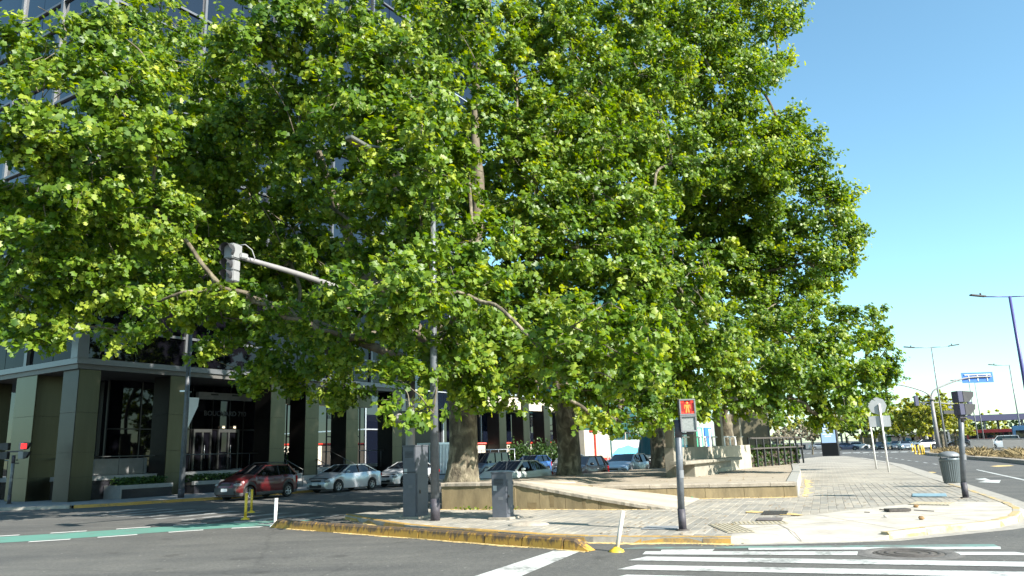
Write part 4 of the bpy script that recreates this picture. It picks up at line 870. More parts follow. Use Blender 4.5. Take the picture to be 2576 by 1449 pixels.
for i, (px, py, sz, lb) in enumerate(((2228, 1302, .10, 'small grey stone standing on the white concrete corner'), (2318, 1308, .12, 'brown torn bag scrap on the white concrete corner'), (2305, 1277, .13, 'heap of brown debris at the edge of the white concrete'))):
    p = gp(px, py); mb = MB(); mb.ell((0, 0, sz * .25), (sz * .55, sz * .35, sz * .32), 8, 5)
    mb.v = [(x * random.uniform(.7, 1.3), y * random.uniform(.7, 1.3), max(0, z) * random.uniform(.8, 1.2)) for x, y, z in mb.v]
    o = mb.build(('stone', 'bag_scrap', 'debris_heap')[i], (M['stone_light'], M['leaf_dry'], M['leaf_dry'])[i]); o.location = (p.x, p.y, .006); tag(o, lb, ('stone', 'litter', 'debris')[i])
for i, (x0, y0, x1, y1) in enumerate(((2300, 1285, 2350, 1288), (2213, 1283, 2232, 1285), (2175, 1290, 2188, 1291))):
    a_, b_ = gp(x0, y0), gp(x1, y1); o = MB().bar((a_.x, a_.y, .018), (b_.x, b_.y, .02), .022, .016).build('stick', M['wood_dark']); tag(o, ('longest dark stick lying right of the drain slab', 'short dark stick left of the drain slab', 'tiny dark stick on the white concrete, farthest left')[i], 'stick')
bo = thing('bottle', 'green plastic bottle lying against the terrace wall foot', 'bottle', tuple(gp(1747, 1255) + Vector((0, 0, .04))), .3)
MB().lathe([(0, -.13), (.035, -.13), (.038, .05), (.014, .11), (.014, .14), (0, .14)], n=10, axis='x').build('body', mat('green_plastic', (.03, .28, .14), .25), bo); MB().lathe([(.017, .135), (.017, .16), (0, .16)], n=10, axis='x').build('cap', M['white_board'], bo)
for i, (px, py) in enumerate(((1916, 1248), (1690, 1245))):
    p = gp(px, py); mb = MB(); mb.ell((0, 0, .04), (.1, .06, .05), 8, 5); mb.v = [(x * random.uniform(.6, 1.4), y, max(z, 0) * random.uniform(.6, 1.4)) for x, y, z in mb.v]
    o = mb.build('paper_scrap', M['white_board']); o.location = p; tag(o, ('crumpled white paper at the terrace wall foot, right part', 'crumpled white paper on the ramp below the terrace wall')[i], 'litter')

# fluff drifts (uncountable litter)
def drift(line, wd2, z0, n, side=1):
    L = resample([(p[0], p[1], 0) for p in line], .12); mb = MB(); prev = None
    for i, p in enumerate(L):
        d = (L[min(i + 1, len(L) - 1)] - L[max(i - 1, 0)]).normalized(); r = Vector((d.y, -d.x, 0)) * side; w_ = wd2 * max(.1, .55 + .6 * math.sin(i * .31 + line[0][0]) * math.sin(i * .11) + random.uniform(-.3, .35))
        row = [tuple(p)[:2] + (z0 + .003,), tuple(p + r * w_ * .4)[:2] + (z0 + .018,), tuple(p + r * w_)[:2] + (z0 + .003,)]
        if prev: mb.add(prev + row, [(0, 1, 4, 3), (1, 2, 5, 4)])
        prev = row
    for i in range(n):
        p = random.choice(L) + Vector((random.uniform(-.1, .1), random.uniform(-.1, .1), 0)); d = Vector((random.gauss(0, wd2 * .9), random.gauss(0, wd2 * .9), 0)); p = p + d; s_ = random.uniform(.012, .035)
        a_ = random.random() * 6.3; mb.add([(p.x + s_ * math.cos(a_ + k * 2.1), p.y + s_ * math.sin(a_ + k * 2.1), z0 + .016 + random.uniform(0, .008)) for k in range(3)], [(0, 1, 2)])
    return mb
dr = drift([(p[0] + .05, p[1] - .02) for p in KERB1], .20, RZ, 500, 1)
for args in (([tuple((WO + wd_ * s_ + wn * .05)[:2]) for s_ in (0, 2, 4, 6.6)], .16, 0.0, 500, 1), ([(2.6, 26.15), (5.3, 25.42), (8.8, 24.75)], .17, .0, 400, 1), ([(8.95, 24.8), (11, 30), (13.2, 36)], .3, 0.0, 300, 1),
             ([(SEP[0][0] + .5, SEP[0][1] - .6), (SEP[2][0] - .1, SEP[2][1] - .12), (SEP[4][0] - .1, SEP[4][1] - .12)], .10, RZ, 250, 1)):
    o2 = drift(*args); dr.add(o2.v, o2.f)
for px, py in ((1905, 1290), (1995, 1296), (2010, 1200), (1985, 1215), (2005, 1226)):
    p = gp(px, py); dr.poly([(p.x + random.uniform(.1, .35) * math.cos(k), p.y + random.uniform(.15, .5) * math.sin(k), .022) for k in (0, .8, 1.6, 2.4, 3.2, 4.0, 4.8, 5.6)])
stuff(dr.build('leaf_litter', M['litter']))
sc = MB()
for i in range(900):
    px, py = random.uniform(1500, 2540), random.uniform(1170, 1345); p = gp(px, py)
    if not inpoly(p.x, p.y, PAVE) or (p.x < 9 and p.y > 24.5): continue
    s_ = random.uniform(.015, .05); a_ = random.random() * 6.3; sc.add([(p.x + s_ * math.cos(a_), p.y + s_ * math.sin(a_), .022), (p.x + s_ * math.cos(a_ + 1.7), p.y + s_ * math.sin(a_ + 1.7), .03), (p.x + s_ * math.cos(a_ + 3.2), p.y + s_ * math.sin(a_ + 3.2), .022), (p.x + s_ * math.cos(a_ + 4.6), p.y + s_ * math.sin(a_ + 4.6), .026)], [(0, 1, 2, 3)])
for i in range(500):
    p = Vector((random.uniform(-3, 15), random.uniform(25, 48), 0)); t_ = .47 if p.x > 2 else .8
    if not inpoly(p.x, p.y, pl): continue
    s_ = random.uniform(.02, .06); a_ = random.random() * 6.3; sc.add([(p.x + s_ * math.cos(a_), p.y + s_ * math.sin(a_), t_ + .02), (p.x + s_ * math.cos(a_ + 2), p.y + s_ * math.sin(a_ + 2), t_ + .04), (p.x + s_ * math.cos(a_ + 4), p.y + s_ * math.sin(a_ + 4), t_ + .03)], [(0, 1, 2)])
stuff(sc.build('fallen_leaves', M['leaf_dry']))
wdc = np.column_stack([rng.uniform(-2.2, .0, 60), np.zeros(60), rng.uniform(.02, .1, 60)]); wdc[:, 1] = 24.2 - (wdc[:, 0] + 2.4) * .44; o = simple_leaves('weeds', wdc, .07, M['leaf'], None)
# ================================================================== OFFICE BUILDING (local x along the street facade, y inwards)
off = thing('office_building', 'dark glass office block raised on steel clad columns, behind the trees', 'building', tuple(P0), A_ANG)
_cache = {}
def shared(key, fn):
    if key not in _cache: _cache[key] = fn()
    return _cache[key]
def child(name, me, parent, loc=(0, 0, 0), rz=0):
    o = link(name, me, parent); o.location = loc; o.rotation_euler = (0, 0, rz); return o
BL, BD, BH = 25.3, 15.0, 47.3
MB().bx(.12, BL - .1, .12, BD, 7.0, BH).build('core', M['granite'], off)
MB().bx(-.05, BL + .05, -.05, BD + .05, 6.45, 6.88).build('soffit', M['soffit'], off)
for x0, x1, y0, y1 in ((-.16, BL + .1, -.16, -.05), (-.16, -.05, -.05, BD)): MB().bx(x0, x1, y0, y1, 6.70, 6.98).build('fascia', M['frame'], off)
levels = [6.98]
z = 6.98
while z < 46: levels += [z + 1.6, z + 5.04]; z += 5.04
gx = [0.0, 5.9, 11.4, 17.1, 21.3, BL]
gy = [0.0, 5.0, 9.9, 15.0]
for i in range(len(gx) - 1):
    for j in range(len(levels) - 1):
        z0, z1 = levels[j] + .06, levels[j + 1] - .06; xm = (gx[i] + gx[i + 1]) / 2; h_ = gx[i + 1] - gx[i]
        for k in range(2):
            x0 = gx[i] + .06 + k * (h_ / 2 - .03); x1 = x0 + h_ / 2 - .09
            me = shared(('pa', round(x1 - x0, 2), round(z1 - z0, 2), z0 > 16), lambda: MB().bx(0, x1 - x0, 0, .05, 0, z1 - z0).mesh('pane', M['glass' if z0 > 16 else 'glass_lobby']))  # lower panes take the lobby glass, reflecting less in place of missing surroundings
            o = child('pane', me, off, (x0, .02, z0)); o.rotation_euler = (random.gauss(0, .004), 0, random.gauss(0, .004))
for i in range(len(gy) - 1):
    for j in range(len(levels) - 1):
        z0, z1 = levels[j] + .06, levels[j + 1] - .06; h_ = gy[i + 1] - gy[i]
        for k in range(2):
            y0 = gy[i] + .06 + k * (h_ / 2 - .03); y1 = y0 + h_ / 2 - .09
            me = shared(('pb', round(y1 - y0, 2), round(z1 - z0, 2), z0 > 17), lambda: MB().bx(0, .05, 0, y1 - y0, 0, z1 - z0).mesh('pane', M['glass' if z0 > 17 else 'glass_weak_reflect']))
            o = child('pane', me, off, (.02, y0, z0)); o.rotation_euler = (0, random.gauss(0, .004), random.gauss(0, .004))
for x_ in gx[1:]: MB().bx(x_ - .08, x_ + .08, -.14, .06, 6.98, BH).build('mullion', M['frame'], off)
for y_ in gy[1:]: MB().bx(-.14, .06, y_ - .14, y_ + .14, 6.98, BH).build('mullion', M['frame'], off)
MB().bx(-.2, .35, -.2, .4, 6.98, BH).build('corner_mullion', M['frame'], off)
for z_ in levels[1:]:
    MB().bx(.35, BL, -.11, .05, z_ - .07, z_ + .07).build('transom', M['frame'], off); MB().bx(-.11, .05, .4, BD, z_ - .07, z_ + .07).build('transom', M['frame'], off)
# steel clad columns
def column(x0, x1, y0, y1, ztop=6.44, parent=off, joints=(1.15, 2.35, 4.3), text=False):
    zs = [0.0] + list(joints) + [ztop]
    col = MB().bx(x0 + .02, x1 - .02, y0 + .02, y1 - .02, 0, ztop).build('column', M['steel_dark'], parent)
    for a_, b_ in zip(zs[:-1], zs[1:]):
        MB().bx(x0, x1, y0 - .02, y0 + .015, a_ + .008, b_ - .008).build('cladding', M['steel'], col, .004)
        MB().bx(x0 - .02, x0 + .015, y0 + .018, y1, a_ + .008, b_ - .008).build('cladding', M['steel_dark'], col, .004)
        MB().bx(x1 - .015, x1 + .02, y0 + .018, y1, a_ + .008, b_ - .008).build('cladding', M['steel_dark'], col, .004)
    return col
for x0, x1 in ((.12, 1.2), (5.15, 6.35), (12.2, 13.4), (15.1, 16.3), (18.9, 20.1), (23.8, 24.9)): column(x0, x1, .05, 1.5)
def column_l(y0, y1, text):
    col = MB().bx(.07, 1.38, y0 + .02, y1 - .02, 0, 6.44).build('column', M['steel_dark'], off)
    zs = [0, 1.15, 2.35, 4.3, 6.44]
    for a_, b_ in zip(zs[:-1], zs[1:]):
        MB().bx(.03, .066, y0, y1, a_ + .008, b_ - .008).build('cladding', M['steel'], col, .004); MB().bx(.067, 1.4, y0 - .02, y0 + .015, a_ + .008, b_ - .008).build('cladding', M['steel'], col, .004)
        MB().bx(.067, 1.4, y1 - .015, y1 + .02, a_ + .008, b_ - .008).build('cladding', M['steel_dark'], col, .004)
    return col
column_l(3.9, 6.0, True); column_l(9.4, 11.5, False); column_l(13.6, 14.9, False)
# lobby behind the columns
LY = 4.0
MB().bx(4.0, 14.8, LY + .5, 14, 1.18, 6.44).build('lobby_core', M['granite'], off)
lgx = [4.0, 6.0, 8.0, 9.4, 10.9, 12.2, 13.3, 14.8]
for a_, b_ in zip(lgx[:-1], lgx[1:]):
    for z0, z1 in ((1.2, 3.65), (3.72, 6.42)): MB().bx(a_ + .04, b_ - .04, LY, LY + .05, z0, z1).build('pane', M['glass_lobby'], off)
for x_ in lgx: MB().bx(x_ - .035, x_ + .035, LY - .06, LY + .08, 1.18, 6.44).build('mullion', M['steel_dark'], off)
MB().bx(4.0, 14.8, LY - .05, LY + .06, 3.655, 3.715).build('transom', M['steel_dark'], off)
for y0 in (5, 7.5, 10, 12.5): MB().bx(3.9, 3.95, y0, y0 + 2.4, 1.2, 6.42).build('pane', M['glass_lobby'], off)
MB().bx(9.5, 13.6, LY - .45, LY - .15, 5.55, 6.0).build('header_panel', M['stone_shaded'], off, .01)
for x_ in (10.4, 12.0, 13.1): MB().bx(x_, x_ + .55, LY - .47, LY - .451, 5.82, 5.92).build('vent_slot', M['black'], off)
for x0, x1 in ((9.5, 10.8), (11.3, 12.9)):
    dr_ = MB().bx(x0 + .1, x1 - .1, LY - .13, LY - .08, 1.2, 3.5).build('door', M['glass_lobby'], off)
    for xa, xb, za, zb_ in ((x0, x0 + .1, 1.2, 3.7), (x1 - .1, x1, 1.2, 3.7), (x0 + .1, x1 - .1, 3.5, 3.7), ((x0 + x1) / 2 - .05, (x0 + x1) / 2 + .05, 1.2, 3.5)): MB().bx(xa, xb, LY - .2, LY - .06, za, zb_).build('door_frame', M['frame_shaded'], dr_)
    MB().tube([((x0 + x1) / 2 + .14, LY - .22, 1.9), ((x0 + x1) / 2 + .14, LY - .22, 2.7)], .025, 8).build('handle', M['alu'], dr_)
for x_ in (11.65, 12.5): MB().bx(x_ - .09, x_ + .09, LY - .22, LY - .19, 3.78, 3.92).build('downlight', emis('warm_lobby_light', (1, .85, .6), .35) if 'warm_lobby_light' not in bpy.data.materials else bpy.data.materials['warm_lobby_light'], off)
def text(body, size, loc, rz, parent, m, name='lettering', ext=.02, tilt=PI / 2):
    c_ = bpy.data.curves.new(name, 'FONT'); c_.body = body; c_.size = size; c_.extrude = ext; c_.materials.append(m)
    tmp = bpy.data.objects.new(name, c_); COL.objects.link(tmp); bpy.context.view_layer.update()
    me = bpy.data.meshes.new_from_object(tmp.evaluated_get(bpy.context.evaluated_depsgraph_get())); bpy.data.objects.remove(tmp)
    o = link(name, me, parent); o.location = loc; o.rotation_euler = (tilt, 0, rz); return o
M['letter'] = mat('dull_steel_letter', (.11, .115, .125), .4, .5)
text('BOUCHARD 710', .44, (10.1, LY - .26, 4.55), 0, off, M['letter'])
text('BOUCHARD', .40, (20.3, 3.3, 4.5), 0, off, M['letter'])
o = text('710', .13, (.02, 5.25, 2.05), -PI / 2, off, M['black'], ext=.004); o = text('BOUCHARD', .10, (.02, 5.45, 1.9), -PI / 2, off, M['black'], ext=.004)
# terrace, coping, railing, planters, steps
MB().bx(1.6, 13.2, .75, BD, 0, .93).build('terrace', M['granite'], off); MB().bx(1.55, 13.2, .68, 2.2, .931, 1.16).build('terrace_coping', M['stone_shaded'], off, .01)
MB().bx(1.6, 25, 2.2, BD, .93, 1.15).build('terrace_floor', mat('terrace_floor', (.14, .13, .125), .5), off); MB().bx(13.2, 25, 1.6, BD, 0, .929).build('terrace', M['granite'], off)
MB().bx(1.2, 1.6, 1.6, BD, .0, .93).build('terrace', M['granite'], off); MB().bx(1.15, 1.6, 2.3, BD, .931, 1.16).build('terrace_coping', M['stone_shaded'], off, .01)
rl = MB().tube([(1.7, 1.0, 2.12), (13.0, 1.0, 2.12)], .03, 8).build('railing', M['frame_shaded'], off)
for k in range(9): MB().tube([(1.7 + k * 1.4, 1.0, 1.16), (1.7 + k * 1.4, 1.0, 2.12)], .02, 6).build('rail_post', M['frame_shaded'], rl)
rl2 = MB().tube([(1.5, 2.6, 2.12), (1.5, 14, 2.12)], .03, 8).build('railing', M['frame_shaded'], off)
for k in range(6): MB().tube([(1.5, 2.6 + k * 2.2, 1.16), (1.5, 2.6 + k * 2.2, 2.12)], .02, 6).build('rail_post', M['frame_shaded'], rl2)
MB().bx(2.6, 5.6, 2.4, 3.2, 1.17, 2.02).build('stone_counter', M['stone_shaded'], off, .01)
for x0, x1 in ((2.3, 5.1), (6.45, 12.0)):
    pn = MB().bx(x0, x1, -.75, .66, 0, .46).build('planter', M['granite'], off); MB().bx(x0 - .03, x1 + .03, -.79, -.55, .461, .66).build('planter_coping', M['stone_shaded'], pn, .008)
    MB().bx(x0 + .02, x1 - .02, -.54, .62, .461, .60).build('soil', M['wood_dark'], pn)
    cc = np.column_stack([rng.uniform(x0 + .1, x1 - .1, 900), rng.uniform(-.5, .55, 900), rng.uniform(.6, 1.02, 900)]); simple_leaves('hedge', cc, .11, M['leaf_dark'], pn)
MB().bx(2.2, 2.295, -.78, .66, 0, .66).build('planter_end', M['stone_shaded'], off, .008)
for k in range(7): MB().bx(13.5, 18.8, -1.4 + k * .38, -1.4 + (k + 1) * .38 - .005, 0.0, .155 * (k + 1)).build('step', mat('step_stone', (.22, .215, .21), .5) if k == 0 else bpy.data.materials['step_stone'], off)
for k in range(7): MB().bx(13.5, 18.8, -1.405 + k * .38, -1.36 + k * .38, .155 * (k + 1), .155 * (k + 1) + .006).build('nosing', M['frame_shaded'], off)
for x_ in (13.6, 16.2, 18.7):
    h_ = MB().tube([(x_, -1.5, 1.0), (x_, 1.2, 2.1), (x_, 2.0, 2.1)], .028, 8).build('handrail', M['frame_shaded'], off)
    for y_, z_ in ((-1.45, 1.0), (.0, 1.6), (1.3, 2.1)): MB().tube([(x_, y_, z_ - 1.0 if y_ > 0 else 0), (x_, y_, z_)], .02, 6).build('rail_post', M['frame_shaded'], h_)
rl3 = MB().tube([(19.3, .9, 2.12), (25, .9, 2.12)], .03, 8).build('railing', M['frame_shaded'], off)
for k in range(5): MB().tube([(19.3 + k * 1.4, .9, 0.9), (19.3 + k * 1.4, .9, 2.12)], .02, 6).build('rail_post', M['frame_shaded'], rl3)
for x0, x1 in ((16.4, 18.8), (20.2, 23.7)):
    for xm in (x0, (x0 + x1) / 2, x1): MB().bx(xm - .03, xm + .03, 3.2, 3.3, 1.15, 5.4).build('mullion', M['steel_dark'], off)
    for z_ in (3.2, 5.4): MB().bx(x0, x1, 3.18, 3.32, z_ - .04, z_ + .04).build('transom', M['steel_dark'], off)
MB().bx(16.3, 25, 3.2, 3.6, 5.45, 6.44).build('header_panel', M['steel'], off)

# next block of the same complex: low colonnade with beige fascia
cn_ = thing('colonnade', 'low colonnade of silver columns with a beige fascia between the trunks', 'colonnade', tuple(sp(34, 0)), A_ANG)
for x_ in (4.6, 8.9, 13.0, 17.1, 21.0): column(x_, x_ + 1.2, 0, 1.3, 6.2 if x_ > 9.5 or x_ < 5 else 6.75, cn_, (2.35, 5.0))
MB().bx(-1.0, 24, .2, 1.2, 5.6, 6.9).build('fascia', M['beige'], cn_); MB().bx(-1.1, 24.1, -.02, 1.3, 6.901, 7.05).build('cap', M['alu'], cn_)
for x0 in range(0, 24, 3): MB().bx(x0 + .05, x0 + 2.95, 3.0, 3.08, 2.6, 5.6).build('pane', M['glass'], cn_)
for x0 in range(0, 27, 3): MB().bx(x0 - .05, x0 + .05, 2.9, 3.1, .1, 5.7).build('mullion', M['alu'], cn_)
MB().bx(-.5, 24, 3.2, 9, 0, 5.6).build('core', M['granite'], cn_); MB().bx(-1, 24, -.5, 3.0, 0, .4).build('base', M['granite'], cn_)
rwl = thing('red_rail_wall', 'beige low wall with a red pipe rail behind the colonnade columns', 'wall', tuple(sp(36, -1.6)), A_ANG)
MB().bx(0, 22, 0, .3, 0, 2.4).build('wall_body', M['beige'], rwl); MB().tube([(0, -.08, 2.5), (22, -.08, 2.5)], .09, 8).build('pipe', M['red'], rwl)
fn = thing('louvre_enclosure', 'pale louvred equipment enclosure right of the nearest tree trunk', 'enclosure', tuple(sp(30.2, -.5)), A_ANG)
MB().bx(0.05, 4.8, .1, 2.2, 0, 2.45).build('core', M['dark'], fn); MB().bx(-.05, 4.9, 0, 2.3, 2.46, 2.62).build('top_rail', M['alu'], fn)
lv = shared('louvre', lambda: MB().bx(-.05, .05, -.03, .06, .1, 2.45).mesh('louvre', M['alu']))
for k in range(24): child('louvre', lv, fn, (.1 + k * .2, 0, 0))
for k in range(10): child('louvre', lv, fn, (0.0, .1 + k * .22, 0), PI / 2)
cnr = thing('traffic_cone', 'orange cone standing before the louvred enclosure', 'cone', tuple(sp(30.5, 1.2, 1.1)))
MB().lathe([(.16, 0.04), (.03, .62), (0, .62)], n=12).build('cone', M['orange'], cnr); MB().bx(-.22, .22, -.22, .22, 0, .04).build('foot', M['orange'], cnr)
MB().bx(-.6, .6, -.5, .5, -1.1, -.002).build('pedestal', M['granite'], cnr)
sr = thing('street_railing', 'thin grey railing on the far pavement behind the dark van', 'railing', tuple(sp(28, 2.6)), A_ANG)
MB().tube([(0, 0, 1.9), (9, 0, 1.9)], .03, 6).build('rail', M['alu'], sr)
for k in range(8): MB().tube([(k * 1.28, 0, 0), (k * 1.28, 0, 1.9)], .022, 6).build('rail_post', M['alu'], sr)
for k, (s_, o_) in enumerate(((41, .5), (45.2, .5), (49.4, .5), (20.6, -7.5), (17.4, -7.2))):
    b_ = thing('shrub', ('yellow green shrub between the first colonnade columns', 'yellow green shrub between the middle colonnade columns', 'yellow green shrub next to the farthest colonnade column', 'sunlit shrub seen through the right lobby opening', 'sunlit shrub seen through the narrow lobby opening')[k], 'shrub', tuple(sp(s_, o_)))
    cc = rng.normal(size=(700, 3)) * [.55, .55, .5] + [0, 0, 1.5]; cc[:, 2] = np.abs(cc[:, 2]); simple_leaves('foliage', cc, .2, M['leaf_dark'], b_); MB().tube([(0, 0, 0), (.1, 0, 1.2)], [.06, .03], 6).build('stem', M['wood_dark'], b_)
gwl = thing('garden_wall', 'beige wall with red rail seen through the office lobby', 'wall', tuple(sp(12, -22)), A_ANG)
MB().bx(0, 26, 0, .3, 0, 3.0).build('wall_body', M['beige'], gwl); MB().tube([(0, -.08, 3.1), (26, -.08, 3.1)], .1, 8).build('pipe', M['red'], gwl)
pier = thing('service_pier', 'beige service pier with a red standpipe beside the hoarding', 'pier', tuple(sp(53.5, 1.2)), A_ANG)
MB().bx(0, 6.5, 0, .7, 0, 3.7).build('pier_wall', M['beige'], pier); MB().tube([(1.2, -.1, 3.6), (2.0, -.1, 3.6), (2.4, -.1, 3.3), (2.4, -.1, .9), (2.8, -.1, .6), (4.2, -.1, .6)], .12, 8).build('red_pipe', M['red'], pier)
MB().bx(3.2, 5.6, -.35, 0, .15, .7).build('hydrant_box', M['red'], pier, .03)
sg2 = thing('street_sign', 'small white sign on a curved arm above the service pier', 'sign', tuple(sp(57, 2.2)), A_ANG)
MB().tube([(0, 0, 0), (0, 0, 3.9), (.3, 0, 4.6), (1.2, 0, 5.0)], .07, 8).build('arm', M['white_post'], sg2); MB().bx(1.0, 2.7, -.05, .05, 4.5, 5.7).build('plate', M['white_board'], sg2)
MB().bx(1.15, 2.55, -.06, -.052, 5.2, 5.5).build('print', M['green_board'], sg2); MB().bx(1.15, 2.5, -.06, -.052, 4.75, 4.95).build('print', M['green_board'], sg2)
hd_ = thing('hoarding', 'white hoarding with light blue wave print behind the parked cars', 'hoarding', tuple(sp(61, 1.0)), A_ANG)
for k in range(7):
    pnl = MB().bx(k * 3.05, k * 3.05 + 3.0, 0, .08, 0, 2.6).build('panel', M['white_board'], hd_)
    w0, w1 = 1.1 + math.sin(k * 1.1) * .8, 1.1 + math.sin((k + 1) * 1.1) * .8
    MB().add([(k * 3.05, -.006, 0), (k * 3.05 + 3, -.006, 0), (k * 3.05 + 3, -.006, max(.3, w1)), (k * 3.05 + 1.5, -.006, (w0 + w1) / 2 + .25), (k * 3.05, -.006, max(.3, w0))], [(0, 1, 2, 3, 4)]).build('wave_print', M['blue_board'], pnl)
for k in range(22):
    MB().lathe([(.40, -.02), (.46, -.02), (.46, .02), (.40, .02)], (k * .98 + .4, 0, 3.1), 12, 'y').build('wire_coil', M['iron'], hd_)
    if k % 4 == 0: MB().bx(k * .98 - .05, k * .98 + .05, -.05, .05, 2.6, 3.7).build('post', M['beige'], hd_)
for i, (x0, ln_, m1, lb) in enumerate(((83, 5, 'green_board', 'green hoarding panel behind the fourth trunk'), (89, 3.2, 'blue_deep', 'deep blue hoarding panel right of the green one'), (94, 3.5, 'white_board', 'white and blue banner tower beside the olive billboard'))):
    p = sp(x0, 3.0); t = thing('hoarding', lb, 'hoarding', tuple(p), A_ANG); MB().bx(0, ln_, 0, .15, 0, 4.2 + (3.5 if i == 2 else 0)).build('panel', M[m1], t)
    MB().bx(ln_ * .6, ln_ * .85, -.03, 0, .2, 4.0 + (3.3 if i == 2 else 0)).build('stripe', M['white_board' if i < 2 else 'blue_board'], t)

def glass_tower(name, label, s0, s1, o0, depth, h, m, nx, ny, floor, frame):
    t = thing(name, label, 'building', tuple(sp(s0, o0)), A_ANG); Lx = s1 - s0; nz = int(h / floor)
    MB().bx(.1, Lx - .1, .1, depth, 0, h).build('core', M['granite'], t)
    for i in range(nx):
        for j in range(nz):
            me = shared((name, 'x'), lambda: MB().bx(.04, Lx / nx - .04, 0, .06, .05, floor - .05).mesh('pane', m)); child('pane', me, t, (i * Lx / nx, -.02, j * floor), random.gauss(0, .003))
    for i in range(ny):
        for j in range(nz):
            me = shared((name, 'y'), lambda: MB().bx(0, .06, .04, depth / ny - .04, .05, floor - .05).mesh('pane', m)); child('pane', me, t, (-.02, i * depth / ny, j * floor), random.gauss(0, .003))
    for j in range(nz + 1): MB().bx(-.14, Lx, -.14, .0, j * floor - .06, j * floor + .06).build('transom', frame, t); MB().bx(-.14, 0, 0.0, depth, j * floor - .06, j * floor + .06).build('transom', frame, t)
    for i in range(0, nx + 1, 2): MB().bx(i * Lx / nx - .06, i * Lx / nx + .06, -.2, -.141, 0, nz * floor).build('mullion', frame, t)
    return t
glass_tower('glass_tower', 'tall blue glass tower glimpsed through gaps in the upper foliage', 38, 60, -16, 18, 66, M['glass'], 6, 5, 4.4, M['alu'])
glass_tower('green_office_block', 'green glass office block behind the hoarding and minibus', 62, 100, -4, 16, 26, M['glass_green'], 10, 4, 3.7, M['steel_dark'])

# ================================================================== VEHICLES
def lerp_pts(tab, x):
    for (x0, y0), (x1, y1) in zip(tab[:-1], tab[1:]):
        if x <= x1: t = (x - x0) / max(1e-6, x1 - x0); t = min(max(t, 0), 1); t = t * t * (3 - 2 * t) * .5 + t * .5; return y0 + (y1 - y0) * t
    return tab[-1][1]
KINDS_ = {
 'hatch': dict(L=3.85, W=1.68, H=1.50, xw=(.75, 3.12), r=.30, hood=.80, cowl=1.05, belt=.98, wx=(1.05, 1.85, 3.25, 3.72), deck=1.0, split=(2.55, 3.3), seams=(1.25, 2.5)),
 'sedan': dict(L=4.40, W=1.74, H=1.45, xw=(.85, 3.45), r=.31, hood=.74, cowl=1.0, belt=.96, wx=(1.05, 1.95, 3.05, 3.85), deck=1.02, split=(2.45, 3.3), seams=(1.3, 2.45, 3.35)),
 'suv': dict(L=4.35, W=1.82, H=1.62, xw=(.85, 3.45), r=.35, hood=.92, cowl=1.12, belt=1.08, wx=(1.1, 1.9, 3.55, 4.15), deck=1.1, split=(2.5, 3.4), seams=(1.35, 2.5, 3.4)),
 'van': dict(L=4.15, W=1.80, H=1.82, xw=(.80, 3.45), r=.31, hood=.86, cowl=1.10, belt=1.08, wx=(.85, 1.45, 3.85, 4.05), deck=1.1, split=(2.15, 3.0), seams=(1.0, 2.1, 3.2)),
 'minibus': dict(L=6.9, W=2.05, H=2.75, xw=(1.05, 5.0), r=.36, hood=1.05, cowl=1.35, belt=1.35, wx=(.65, 1.35, 6.55, 6.8), deck=1.4, split=(1.9, 3.1, 4.4, 5.6), seams=(1.0, 1.9, 3.2)),
}
_wheel = {}
